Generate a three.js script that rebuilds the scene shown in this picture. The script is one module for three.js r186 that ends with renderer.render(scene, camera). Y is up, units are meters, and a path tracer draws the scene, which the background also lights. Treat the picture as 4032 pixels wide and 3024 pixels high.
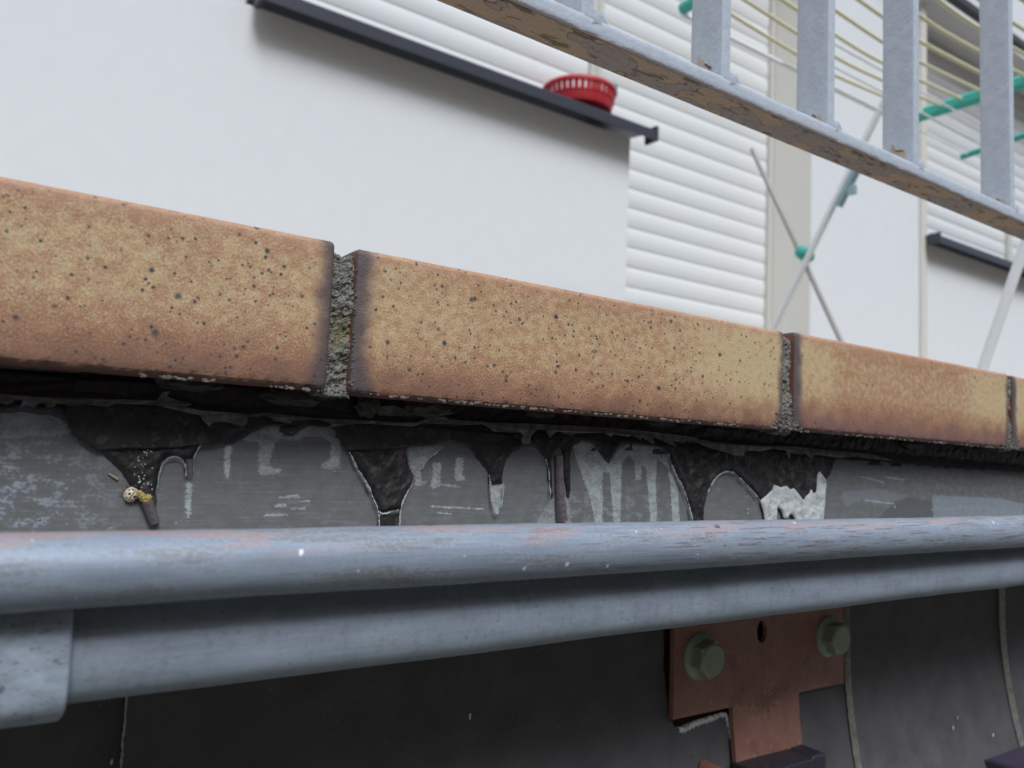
import * as THREE from 'three';
import { RoundedBoxGeometry } from 'three/addons/geometries/RoundedBoxGeometry.js';
import { mergeGeometries, toCreasedNormals as creasedAtMetres } from 'three/addons/utils/BufferGeometryUtils.js';
import { createNoise2D, createNoise3D } from 'simplex-noise';

// ---------------------------------------------------------------- camera, sky, sun, exposure
const CY = 2.0;                                   // the lens hangs 2 m above the ground; all heights below are measured from the lens
const V = (x, y, z) => new THREE.Vector3(x, y, z);
const RIGHT = V(0.81957, 0.04366, 0.57131), UP = V(-0.08544, 0.99526, 0.04651), FWD = V(0.56657, 0.08694, -0.81942), FPX = 3150.56;
const scene = new THREE.Scene();
const camera = new THREE.PerspectiveCamera(51.274, 4 / 3, 0.01, 200);
camera.position.set(0, CY, 0);
camera.up.copy(UP);
camera.lookAt(FWD.x, CY + FWD.y, FWD.z);
camera.focus = 0.33;
camera.userData.fStop = 14;

const skyW = 64, skyH = 32, skyData = new Float32Array(skyW * skyH * 4);
for (let j = 0; j < skyH; j++) for (let i = 0; i < skyW; i++) {
  const e = ((j + 0.5) / skyH - 0.5) * Math.PI, s = Math.max(0, Math.sin(e));
  const L = 0.62 * (1.25 + 1.75 * s) / 2.2, k = (j * skyW + i) * 4;
  skyData[k] = L * 0.86; skyData[k + 1] = L * 0.97; skyData[k + 2] = L * 1.13; skyData[k + 3] = 1;
}
const sky = new THREE.DataTexture(skyData, skyW, skyH, THREE.RGBAFormat, THREE.FloatType);
sky.mapping = THREE.EquirectangularReflectionMapping; sky.magFilter = THREE.LinearFilter; sky.needsUpdate = true;
scene.background = sky; scene.environment = sky;

const sun = new THREE.DirectionalLight(new THREE.Color(0.905, 0.962, 1.05), 2.35);
sun.position.set(-0.3, CY + 5.2, 3.9); sun.target.position.set(0.6, CY, -0.5);
sun.castShadow = true; sun.shadow.radius = 50; sun.shadow.mapSize.set(2048, 2048);
Object.assign(sun.shadow.camera, { left: -4, right: 4, top: 4, bottom: -4, near: 0.1, far: 20 });
scene.add(sun, sun.target);

const renderer = new THREE.WebGLRenderer({ antialias: true });
renderer.toneMapping = THREE.LinearToneMapping;
renderer.toneMappingExposure = 1.15;
renderer.shadowMap.enabled = true;

// ---------------------------------------------------------------- helpers
// the addon joins corners closer than a centimetre, so small shapes are creased at a thousand times their size
const toCreasedNormals = (g, a) => { g.scale(1e4, 1e4, 1e4); const r = creasedAtMetres(g, a); r.scale(1e-4, 1e-4, 1e-4); if (r !== g) g.scale(1e-4, 1e-4, 1e-4); return r; };
function rngOf(a) { return () => { a |= 0; a = (a + 0x6d2b79f5) | 0; let t = Math.imul(a ^ (a >>> 15), 1 | a); t = (t + Math.imul(t ^ (t >>> 7), 61 | t)) ^ t; return ((t ^ (t >>> 14)) >>> 0) / 4294967296; }; }
const n2 = createNoise2D(rngOf(11)), n3 = createNoise3D(rngOf(12));
const fbm = (x, y, o = 4) => { let s = 0, a = 0.5, f = 1; for (let i = 0; i < o; i++) { s += a * n2(x * f + i * 17.3, y * f - i * 9.1); a *= 0.5; f *= 2.03; } return s; };
const fbm3 = (x, y, z, o = 3) => { let s = 0, a = 0.5, f = 1; for (let i = 0; i < o; i++) { s += a * n3(x * f + i * 7.3, y * f, z * f); a *= 0.5; f *= 2.03; } return s; };
const clamp = (x, a = 0, b = 1) => Math.min(b, Math.max(a, x));
const sst = (a, b, x) => { const t = clamp((x - a) / (b - a)); return t * t * (3 - 2 * t); };
const mix3 = (a, b, t) => [a[0] + (b[0] - a[0]) * t, a[1] + (b[1] - a[1]) * t, a[2] + (b[2] - a[2]) * t];
const rgb = (r, g, b) => new THREE.Color().setRGB(r / 255, g / 255, b / 255, THREE.SRGBColorSpace);
// a pixel of the photograph (4032 x 3024) gives a direction; the plane it is met on gives the place
const ray = (px, py) => FWD.clone().addScaledVector(RIGHT, (px - 2016) / FPX).addScaledVector(UP, (1512 - py) / FPX);
const atZ = (px, py, z) => { const r = ray(px, py); return r.multiplyScalar(z / r.z); };
const atX = (px, py, x) => { const r = ray(px, py); return r.multiplyScalar(x / r.x); };
const atY = (px, py, y) => { const r = ray(px, py); return r.multiplyScalar(y / r.y); };

function tex(w, h, fn, { wrap = THREE.RepeatWrapping, color = true } = {}) {
  const d = new Uint8Array(w * h * 4);
  for (let j = 0; j < h; j++) for (let i = 0; i < w; i++) {
    const c = fn((i + 0.5) / w, (j + 0.5) / h, i, j), k = (j * w + i) * 4;
    d[k] = clamp(c[0], 0, 255); d[k + 1] = clamp(c[1], 0, 255); d[k + 2] = clamp(c[2], 0, 255); d[k + 3] = 255;
  }
  const t = new THREE.DataTexture(d, w, h, THREE.RGBAFormat);
  t.wrapS = t.wrapT = wrap; t.magFilter = THREE.LinearFilter; t.minFilter = THREE.LinearMipmapLinearFilter; t.generateMipmaps = true;
  if (color) t.colorSpace = THREE.SRGBColorSpace;
  t.needsUpdate = true; return t;
}
const grey = (v) => [v, v, v];
const bumpOf = (fn, w = 256, h = 256, wrap) => tex(w, h, (u, v) => grey(128 + 127 * fn(u, v)), { color: false, wrap });
// tileable noise on a torus-like blend: good enough for the small repeats used here
const loop = (u, v, f, o = 4) => { const a = (uu, vv) => fbm(uu * f, vv * f, o), wu = u, wv = v; return (a(u, v) * (1 - wu) + a(u - 1, v) * wu) * (1 - wv) + (a(u, v - 1) * (1 - wu) + a(u - 1, v - 1) * wu) * wv; };
const mat = (o) => new THREE.MeshStandardMaterial({ roughness: 0.7, metalness: 0, ...o });

const used = new Map();
function numbered(name) { const n = used.get(name) ?? 0; used.set(name, n + 1); return n ? `${name}_${String(n).padStart(3, '0')}` : name; }
function thing(name, label, category, base, group) {
  const g = new THREE.Group(); g.name = numbered(name); g.position.set(base.x, base.y + CY, base.z);
  g.userData = { label, category }; if (group) g.userData.group = group;
  g.base = base; scene.add(g); return g;
}
// a part given in lens coordinates; `at` moves a shared geometry
function part(parent, name, geo, material, at) {
  const m = new THREE.Mesh(geo, material); m.name = name; m.castShadow = m.receiveShadow = true;
  const off = (at ? at.clone() : V(0, 0, 0)).sub(parent.base ?? parent.placed ?? V(0, 0, 0));
  m.position.copy(off); m.placed = at ? at.clone() : V(0, 0, 0); parent.add(m); return m;
}
function group(parent, name) { const g = new THREE.Group(); g.name = name; g.position.copy((parent.base ?? parent.placed ?? V(0, 0, 0)).clone().negate()); g.placed = V(0, 0, 0); parent.add(g); return g; }
function boxUV(g, s = 1) {
  g = g.index ? g.toNonIndexed() : g; g.computeVertexNormals(); const p = g.attributes.position, n = g.attributes.normal, uv = new Float32Array(p.count * 2);
  for (let t = 0; t < p.count; t += 3) {
    let nx = 0, ny = 0, nz = 0; for (let k = 0; k < 3; k++) { nx += n.getX(t + k); ny += n.getY(t + k); nz += n.getZ(t + k); }
    const ax = Math.abs(nx), ay = Math.abs(ny), az = Math.abs(nz);
    for (let k = t; k < t + 3; k++) {
      const x = p.getX(k), y = p.getY(k), z = p.getZ(k);
      uv[k * 2] = (ax > ay && ax > az ? z : x) * s; uv[k * 2 + 1] = (ay > ax && ay > az ? z : y) * s;
    }
  }
  g.setAttribute('uv', new THREE.BufferAttribute(uv, 2)); return g;
}
const box = (x0, x1, y0, y1, z0, z1, r = 0) => {
  const g = r ? new RoundedBoxGeometry(x1 - x0, y1 - y0, z1 - z0, 2, r) : new THREE.BoxGeometry(x1 - x0, y1 - y0, z1 - z0);
  g.translate((x0 + x1) / 2, (y0 + y1) / 2, (z0 + z1) / 2);
  return r ? g : boxUV(g);
};
// sweep a closed profile [[y, z], ...] along x; the ends are rounded over by endR; disp(x, y, z, i) -> inward/outward move in metres
function sweep(profile, x0, x1, nx, { endR = 0, disp, caps = true, uvOf, capUV, crease = 0.7 } = {}) {
  const n = profile.length, nor = profile.map((p, i) => {
    const a = profile[(i + n - 1) % n], b = profile[(i + 1) % n]; let ny = -(b[1] - a[1]), nz = b[0] - a[0]; const l = Math.hypot(ny, nz) || 1; return [ny / l, nz / l];
  });
  let area = 0; for (let i = 0; i < n; i++) { const a = profile[i], b = profile[(i + 1) % n]; area += a[0] * b[1] - b[0] * a[1]; }
  const sg = area > 0 ? -1 : 1;
  const xs = []; if (endR) for (let k = 0; k < 5; k++) xs.push(x0 + endR * (1 - Math.cos((k / 5) * Math.PI / 2)));
  for (let i = 0; i <= nx; i++) xs.push(x0 + endR + (x1 - x0 - 2 * endR) * i / nx);
  if (endR) for (let k = 4; k >= 0; k--) xs.push(x1 - endR * (1 - Math.cos((k / 5) * Math.PI / 2)));
  const pos = [], uv = [], idx = [], rows = xs.length;
  for (const x of xs) {
    const d = Math.min(x - x0, x1 - x), ins = endR && d < endR ? endR - Math.sqrt(Math.max(0, endR * endR - (endR - d) ** 2)) : 0;
    profile.forEach((p, i) => {
      const m = -ins + (disp ? disp(x, p[0], p[1], i) : 0), ny = nor[i][0] * sg, nz = nor[i][1] * sg;
      const y = p[0] + ny * m, z = p[1] + nz * m; pos.push(x, y, z);
      const q = uvOf ? uvOf(x, p[0], p[1], i) : [x, i / n]; uv.push(q[0], q[1]);
    });
  }
  for (let r = 0; r < rows - 1; r++) for (let i = 0; i < n; i++) {
    const a = r * n + i, b = r * n + (i + 1) % n, c = a + n, d = b + n;
    if (sg > 0) idx.push(a, b, c, b, d, c); else idx.push(a, c, b, b, c, d);
  }
  if (caps) {
    const cont = profile.map((p) => new THREE.Vector2(p[0], p[1])), tri = THREE.ShapeUtils.triangulateShape(cont, []);
    for (const e of [0, rows - 1]) { const b0 = pos.length / 3; for (let i = 0; i < n; i++) { const k = (e * n + i) * 3; pos.push(pos[k], pos[k + 1], pos[k + 2]); const q = capUV ? capUV(profile[i][0], profile[i][1]) : [uv[(e * n + i) * 2], uv[(e * n + i) * 2 + 1]]; uv.push(q[0], q[1]); } for (const t of tri) { const q = t.map((k) => b0 + k); idx.push(...((e === 0) === (sg > 0) ? [q[0], q[2], q[1]] : q)); } }
  }
  const g = new THREE.BufferGeometry();
  g.setAttribute('position', new THREE.Float32BufferAttribute(pos, 3)); g.setAttribute('uv', new THREE.Float32BufferAttribute(uv, 2)); g.setIndex(idx);
  return toCreasedNormals(g, crease);
}
const dense = (pts, step, closed = true) => { const o = []; for (let i = 0; i < pts.length - (closed ? 0 : 1); i++) { const a = pts[i], b = pts[(i + 1) % pts.length], k = Math.max(1, Math.round(Math.hypot(b[0] - a[0], b[1] - a[1]) / step)); for (let j = 0; j < k; j++) o.push([a[0] + (b[0] - a[0]) * j / k, a[1] + (b[1] - a[1]) * j / k]); } if (!closed) o.push(pts[pts.length - 1]); return o; };
const tube = (pts, r, seg = 24, rad = 8, closed = false) => new THREE.TubeGeometry(new THREE.CatmullRomCurve3(pts, closed, 'centripetal'), seg, r, rad, closed);
const rod = (a, b, r, rad = 12, r2 = r) => { const d = b.clone().sub(a), g = new THREE.CylinderGeometry(r2, r, d.length(), rad); g.applyQuaternion(new THREE.Quaternion().setFromUnitVectors(V(0, 1, 0), d.clone().normalize())); g.translate((a.x + b.x) / 2, (a.y + b.y) / 2, (a.z + b.z) / 2); return g; };
function lump(c, r, sx, sy, sz, seed, det = 3, rough = 0.35) {
  const g = new THREE.IcosahedronGeometry(1, det), p = g.attributes.position, v = V(0, 0, 0);
  for (let i = 0; i < p.count; i++) { v.fromBufferAttribute(p, i); const k = 1 + rough * fbm3(v.x * 1.6 + seed, v.y * 1.6, v.z * 1.6); p.setXYZ(i, c.x + v.x * r * sx * k, c.y + v.y * r * sy * k, c.z + v.z * r * sz * k); }
  g.computeVertexNormals(); return toCreasedNormals(g, 0.9);
}
// photograph outline met on the plane z -> 2-D points, smoothed
function outline(px, z, sm = 3) {
  const p = px.map(([a, b]) => { const q = atZ(a, b, z); return V(q.x, q.y, 0); });
  if (sm < 2) return p.map((q) => new THREE.Vector2(q.x, q.y));
  return new THREE.CatmullRomCurve3(p, true, 'catmullrom', 0.25).getPoints(p.length * sm).slice(0, -1).map((q) => new THREE.Vector2(q.x, q.y));
}
function slabOf(pts, z, t, { wave = 0, bevel = 0, freq = 60, seed = 0 } = {}) {
  const g = new THREE.ExtrudeGeometry(new THREE.Shape(pts), { depth: t, bevelEnabled: bevel > 0, bevelSize: bevel, bevelThickness: bevel, bevelSegments: 2, steps: 1 });
  g.translate(0, 0, z); const p = g.attributes.position;
  if (wave) for (let i = 0; i < p.count; i++) p.setZ(i, p.getZ(i) + wave * (0.4 + fbm(p.getX(i) * freq + seed, p.getY(i) * freq * 1.6, 3)));
  g.computeVertexNormals(); return g;
}

// a lumpy blanket lying on the plane z0 inside an outline: thin at its rim, thick() inside
function blanket(pts, z0, step, thick) {
  const n = pts.length; let x0 = 9, x1 = -9, y0 = 9, y1 = -9; for (const p of pts) { x0 = Math.min(x0, p.x); x1 = Math.max(x1, p.x); y0 = Math.min(y0, p.y); y1 = Math.max(y1, p.y); }
  const ins = (x, y) => { let c = false; for (let i = 0, j = n - 1; i < n; j = i++) { const a = pts[i], b = pts[j]; if ((a.y > y) !== (b.y > y) && x < (b.x - a.x) * (y - a.y) / (b.y - a.y) + a.x) c = !c; } return c; };
  const near = (x, y) => { let d2 = 1, qx = x, qy = y; for (let i = 0, j = n - 1; i < n; j = i++) { const a = pts[j], b = pts[i], dx = b.x - a.x, dy = b.y - a.y, t = clamp(((x - a.x) * dx + (y - a.y) * dy) / (dx * dx + dy * dy + 1e-14)), px = a.x + dx * t - x, py = a.y + dy * t - y, d = px * px + py * py; if (d < d2) { d2 = d; qx = px + x; qy = py + y; } } return [Math.sqrt(d2), qx, qy]; };
  const nx = Math.ceil((x1 - x0) / step), ny = Math.ceil((y1 - y0) / step), pos = [], uv = [], idx = [], use = new Uint8Array((nx + 1) * (ny + 1)), cells = [];
  for (let j = 0; j < ny; j++) for (let i = 0; i < nx; i++) if (ins(x0 + (i + 0.5) * step, y0 + (j + 0.5) * step)) { cells.push([i, j]); for (const [a, b] of [[0, 0], [1, 0], [0, 1], [1, 1]]) use[(j + b) * (nx + 1) + i + a]++; }
  const id = new Int32Array(use.length).fill(-1);
  use.forEach((c, k) => { if (!c) return; let x = x0 + (k % (nx + 1)) * step, y = y0 + Math.floor(k / (nx + 1)) * step; const q = near(x, y); let d = q[0]; if (c < 4) { x = q[1]; y = q[2]; d = 0; } id[k] = pos.length / 3; pos.push(x, y, z0 + thick(x, y, d)); uv.push(x, y); });
  for (const [i, j] of cells) { const a = id[j * (nx + 1) + i], b = id[j * (nx + 1) + i + 1], c = id[(j + 1) * (nx + 1) + i], d = id[(j + 1) * (nx + 1) + i + 1]; idx.push(a, b, d, a, d, c); }
  const g = new THREE.BufferGeometry(); g.setAttribute('position', new THREE.Float32BufferAttribute(pos, 3)); g.setAttribute('uv', new THREE.Float32BufferAttribute(uv, 2)); g.setIndex(idx); g.computeVertexNormals(); return g;
}

// ---------------------------------------------------------------- main planes (metres from the lens)
const TZ = -0.2611, TT = 0.0707, TH = 0.052, TX0 = 0.1034, PITCH = 0.25, TL = 0.2415;   // edge tiles: face, top, height, joint, pitch, length
const SZ = -0.287;                                                                       // flashing sheet
const RZ = -0.30;                                                                        // railing front
const WZ = -1.8, SHZ = -1.995, FLOOR = 0.064;                                            // house wall, shutters, balcony floor

// ---------------------------------------------------------------- ground
{
  const t = tex(256, 256, (u, v) => { const n = loop(u, v, 9), m = loop(u + 0.3, v, 40, 2); return mix3([84, 85, 78], [112, 111, 102], clamp(0.5 + n + m * 0.5)); });
  t.repeat.set(60, 60);
  const g = new THREE.PlaneGeometry(160, 160); g.rotateX(-Math.PI / 2);
  const m = new THREE.Mesh(g, mat({ map: t, roughness: 0.95 })); m.name = 'ground'; m.receiveShadow = true; m.position.set(0, 0, 0);
  m.userData = { kind: 'structure', label: 'grey paved ground below the balcony', category: 'ground' }; scene.add(m);
}

// ---------------------------------------------------------------- added unseen house behind the lens, hides the low sky to darken undersides
{
  const nb = thing('sky_blocker_house', 'unseen brown brick house with tiled roof, added across the yard to block low sky', 'house', V(1, -2, 11));
  const brick = mat({ map: tex(256, 256, (u, v) => { const a = loop(u, v, 10, 4); return mix3([132, 112, 98], [160, 138, 120], clamp(0.5 + a)); }), roughness: 0.95 }), tile = mat({ color: rgb(92, 66, 58), roughness: 0.9 }), frame = mat({ color: rgb(196, 194, 188), roughness: 0.6 }), pane = mat({ color: rgb(38, 44, 50), roughness: 0.08 });
  part(nb, 'wall', box(-13, 15, -1.9995, 3.6, 8, 16), brick);
  const rs = new THREE.Shape([[7.4, 3.6005], [12, 7.4], [16.6, 3.6005]].map((q) => new THREE.Vector2(...q))), rg = new THREE.ExtrudeGeometry(rs, { depth: 29, bevelEnabled: false }); rg.rotateY(-Math.PI / 2); rg.translate(15.5, 0, 0); part(nb, 'roof', boxUV(rg), tile);
  for (const y of [-0.9, 1.7]) for (let k = 0; k < 7; k++) { const x = -11 + k * 3.8, w = part(nb, 'window', box(x, x + 1.2, y, y + 1.4, 7.97, 7.9995), frame); part(w, 'pane', box(x + 0.08, x + 1.12, y + 0.08, y + 1.32, 7.955, 7.9695), pane); }
}

// ---------------------------------------------------------------- balcony: slab, floor, edge tiles, mortar
const clayBump = bumpOf((u, v) => 0.6 * loop(u, v, 14, 3) + 0.4 * loop(u, v, 50, 2), 512, 512); clayBump.repeat.set(3.35, 1);
{
  const balcony = thing('balcony', 'tiled balcony edge of speckled tan and orange clinker tiles with grey mortar joints', 'balcony', V(0.5, -0.35, -0.5));
  const conc = mat({ color: rgb(92, 88, 82), roughness: 0.95 });
  part(balcony, 'slab', box(-2.5, 6.5, -0.05, TT - 0.018, -2.3, -0.2925), conc);
  part(balcony, 'slab_lower', box(-2.5, 6.5, -0.36, -0.0505, -2.3, -0.345), conc);
  // screed that the edge tiles sit on, ragged below them
  {
    const g = new THREE.PlaneGeometry(1.3, 0.03, 420, 18), p = g.attributes.position;
    for (let i = 0; i < p.count; i++) { const x = p.getX(i) + 0.45, y = p.getY(i) + 0.018; p.setXYZ(i, x, y, -0.2885 + 0.006 * Math.max(-0.3, fbm(x * 45, y * 90, 4)) + 0.0015 * fbm(x * 240, y * 240, 2)); }
    g.computeVertexNormals(); part(balcony, 'screed_edge', g, mat({ color: rgb(82, 78, 72), roughness: 1, side: THREE.DoubleSide }));
  }
  part(balcony, 'floor', box(-2.5, 6.5, TT - 0.0175, FLOOR, -2.3, TZ - 0.122), mat({ color: rgb(146, 136, 124), roughness: 0.8 }));

  const clay = (seed, o) => {
    const R = rngOf(seed), spots = [];
    for (let i = 0; i < o.spots; i++) { const s = R(); spots.push([R() * 241.5, -6 + R() * 58, 0.15 + 0.3 * R() + (s > 0.92 ? 0.45 * R() : 0), 0.6 + 0.4 * R()]); }
    const cell = new Map(); for (const q of spots) for (let a = -1; a <= 1; a++) for (let b = -1; b <= 1; b++) { const k = (Math.floor(q[0] / 4) + a) + ',' + (Math.floor(q[1] / 4) + b); if (!cell.has(k)) cell.set(k, []); cell.get(k).push(q); }
    return tex(1024, 304, (u, v) => {
      const s = u * 241.5, t = 58 - v * 72, X = s + seed * 300;
      const fine = fbm(X * 0.95, t * 1.0, 4), mid = fbm(X * 0.16, t * 0.19, 3), wob = fbm(X * 0.045, t * 0.06, 3), gr = n2(X * 1.9, t * 1.9);
      const yel = o.yellow(s, t) + 0.45 * wob + 0.35 * sst(2, 14, t) * sst(40, 24, t) - 0.1;
      const m = sst(-0.45, 0.39, fine * 0.75 + mid * 0.5 + gr * 0.22 - yel * 0.5 + 0.06);
      let c = mix3([200, 174, 132], [170, 124, 91], m);
      c = mix3(c, [218, 194, 152], 0.5 * sst(0.3, 0.75, -fine + gr * 0.35));
      const bot = sst(o.red - 8, o.red + 9, t + 7 * wob + 5 * fine + 2 * gr);
      c = mix3(c, [146, 102, 77], bot * (0.95 - 0.2 * sst(-0.2, 0.4, -fine)));
      const deep = sst(40, 54, t + 6 * wob + 4 * fine + (o.deep ?? 0)); c = mix3(c, o.deepC ?? [110, 79, 64], deep * 0.75);
      const top = sst(6.5, 0.5, t + 2.5 * wob + 2 * fine + gr); c = mix3(c, [184, 138, 114], top * 0.5);
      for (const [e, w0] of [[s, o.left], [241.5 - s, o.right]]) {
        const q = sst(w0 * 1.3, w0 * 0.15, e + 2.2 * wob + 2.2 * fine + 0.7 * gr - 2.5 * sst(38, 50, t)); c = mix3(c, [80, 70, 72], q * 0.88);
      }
      const l = cell.get(Math.floor(s / 4) + ',' + Math.floor(t / 4));
      if (l) for (const [a, b, r, k] of l) { const d = Math.hypot(s - a, (t - b)) + 0.3 * r * n2(X * 1.7, t * 1.7); if (d < r * 2) c = mix3(c, [48, 48, 58], k * sst(r * 1.9, r * 0.5, d)); }
      if (t > 56.6) c = mix3([158, 90, 62], [132, 78, 58], clamp(0.5 + fine));
      const h = 1 + 0.05 * gr + 0.07 * n2(X * 3.7, t * 3.7);
      return [c[0] * h, c[1] * h, c[2] * h];
    }, { wrap: THREE.ClampToEdgeWrapping });
  };
  const kinds = [
    { spots: 460, yellow: () => 0.05, red: 37, left: 4, right: 5.5 },
    { spots: 460, yellow: (s) => 0.25 * sst(60, 10, s) + 0.95 * sst(150, 205, s), red: 40, left: 7, right: 4.5, deep: -1 },
    { spots: 90, yellow: (s) => 0.8 * sst(48, 24, s) + 0.95 * sst(165, 205, s) - 0.25, red: 36, left: 6, right: 5, deep: 3, deepC: [116, 84, 82] },
    { spots: 90, yellow: (s) => 0.9 * sst(80, 30, s), red: 38, left: 5, right: 5, deepC: [116, 84, 82] },
    { spots: 150, yellow: () => 0.2, red: 38, left: 5, right: 5 },
  ];
  const prof = [];
  { // tile section: y down from the top, z back from the face (mm)
    const q = [[-0.4, -114]]; q.push([-0.3, -60], [-0.15, -20], [0, -4.5]);
    for (let k = 1; k <= 7; k++) { const a = (k / 7) * Math.PI / 2; q.push([-2.4 + 2.4 * Math.cos(a), -2.6 + 2.6 * Math.sin(a)]); }
    q.push([-6, 0.15], [-50.6, 0], [-51.6, -0.7], [-52, -2], [-52, -12.5], [-50.5, -14], [-17, -14], [-16, -16], [-16, -114]);
    for (const p of dense(q, 1.6)) prof.push([TT + p[0] / 1000, TZ + p[1] / 1000]);
  }
  const clayEnd = mat({ color: rgb(150, 84, 58), roughness: 0.9 });
  [[-1, 4], [0, 0], [1, 1], [2, 2], [3, 3], [4, 4]].forEach(([k, kind]) => {
    const x1 = TX0 + PITCH * k, x0 = x1 - TL, dy = [0, 0.0004, -0.0002, 0.0006, 0.0003, 0][k + 1], dz = [0, 0.0003, -0.0004, 0.0002, -0.0003, 0][k + 1];
    const g = sweep(prof, x0, x1, 130, {
      endR: 0.0016, crease: 0.6, capUV: (y, z) => [0.3 + (TZ - z) * 3, (0.15 + (TT - y) * 12) / 72],
      disp: (x, y, z) => { const low = sst(TT - 0.0495, TT - 0.0515, y) * sst(TZ - 0.005, TZ - 0.001, z); return 0.00009 * fbm(x * 90, y * 90 + z * 90, 3) - low * 0.0011 * Math.max(0, fbm(x * 300 + 9 * k, y * 60, 3) + 0.12); },
      uvOf: (x, y, z) => { const dyy = (TT - y) * 1000, dzz = (TZ - z) * 1000; let t = dzz > 5 && dyy < 1 ? -dzz : dyy - Math.min(dzz, 5) * (dyy < 5 ? 1 : 0); if (dyy > 51.5) t = 52 + dzz * 0.5; if (dzz > 13 && dyy > 10) t = 57.5; return [(x - x0) / TL, (58 - t) / 72]; },
    });
    g.translate(0, dy, dz);
    const m = part(balcony, numbered('edge_tile'), g, mat({ map: clay(21 + k * 7, kinds[kind]), bumpMap: clayBump, bumpScale: 0.00035, roughness: 0.62 }));
    m.userData.label = ['clinker edge tile of plain tan', 'mottled orange clinker edge tile with dark specks', 'speckled clinker edge tile turning yellow at one end', 'clinker edge tile with orange middle and purple lower rim', 'yellowish clinker edge tile', 'clinker edge tile of plain tan'][k + 1];
  });
  // mortar joints
  const mortarTex = (seed, moss) => tex(128, 512, (u, v) => {
    const x = u * 9 + seed * 31, y = v * 64, a = fbm(x * 0.9, y * 0.9, 4), b = n2(x * 3.1, y * 3.1), w = n2(x * 6, y * 6);
    let c = mix3([86, 82, 74], [150, 146, 136], clamp(0.45 + a * 0.9 + 0.22 * b)); if (w > 0.62) c = mix3(c, [205, 202, 194], 0.6); if (a + b * 0.3 < -0.42) c = mix3(c, [52, 49, 45], 0.7);
    const g = moss * sst(0.0, 0.35, fbm(x * 0.5 + 4, y * 0.4, 3) + 0.55 * sst(10, 2, Math.abs(y - 37)) - 0.35); c = mix3(c, b > 0.2 ? [140, 122, 44] : [92, 88, 62], g * 0.7);
    return c;
  }, { wrap: THREE.ClampToEdgeWrapping });
  for (let k = -1; k <= 3; k++) {
    const x0 = TX0 + PITCH * k - 0.0012, x1 = x0 + PITCH - TL + 0.0024, rec = [0.003, 0.0026, 0.0024, 0.0026, 0.003][k + 1], tp = [0.003, 0.0034, 0.0026, 0.0026, 0.003][k + 1], deepTop = TT - tp;
    const pr = dense([[deepTop, TZ - 0.09], [deepTop, TZ - 0.004], [deepTop - 0.0012, TZ - rec - 0.0004], [TT - 0.025, TZ - rec], [TT - 0.0525, TZ - rec - 0.0004], [TT - 0.0535, TZ - 0.003], [TT - 0.0535, TZ - 0.012], [TT - 0.03, TZ - 0.09]], 0.00045);
    const g = sweep(pr, x0, x1, 22, {
      crease: 1.2,
      disp: (x, y, z) => z < TZ - 0.02 ? 0 : 0.0012 * fbm3(x * 320, y * 320, z * 320 + k * 5, 4) + 0.00045 * n3(x * 1500, y * 1500, z * 1500) + 0.0022 * fbm3(x * 80, y * 80, k, 2),
      uvOf: (x, y, z) => [(x - x0) / (x1 - x0), clamp((TT - y + Math.max(0, TZ - z) * (y > TT - 0.006 ? -1 : 0)) / 0.064 + 0.08)],
    });
    part(balcony, numbered('mortar_joint'), g, mat({ map: mortarTex(k + 3, k === 0 ? 1 : 0.25), roughness: 1 }));
  }
  // crumbs of grout stuck along the lower tile edges and joints
  const R = rngOf(5), crumbs = [];
  const crumb = (x, y, z, r) => crumbs.push(lump(V(x, y, z), r * 0.75, 1 + 1.6 * R(), 0.7 + 0.5 * R(), 0.8, R() * 90, 1, 0.9));
  for (let i = 0; i < 420; i++) {
    const x = 0.04 + 0.6 * R(), dens = fbm(x * 30, 3, 3) + (x > 0.17 && x < 0.36 ? 0.25 : 0); if (dens < 0.02 && R() > 0.15) continue;
    crumb(x, TT - 0.0519 + 0.0008 * (R() - 0.4), TZ - 0.0004 - 0.001 * R(), 0.0003 + 0.0005 * R());
  }
  for (const jx of [0.3534, 0.6034]) for (let i = 0; i < 90; i++) { const a = R() - 0.5; crumb(jx + 0.004 + a * 0.03 * R(), TT - 0.0515 + 0.013 * R() * R(), TZ + 0.0001 - 0.0004 * R(), 0.0003 + 0.0006 * R()); }
  for (let i = 0; i < 60; i++) crumb(TX0 - 0.001 + (R() > 0.5 ? 0.0095 : 0.0005) + 0.001 * R(), TT - 0.004 - 0.046 * R(), TZ - 0.0004, 0.0002 + 0.0003 * R());
  part(balcony, 'grout_crumbs', mergeGeometries(crumbs), mat({ color: rgb(120, 112, 100), roughness: 1 })).userData = { kind: 'stuff' };
}

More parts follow.
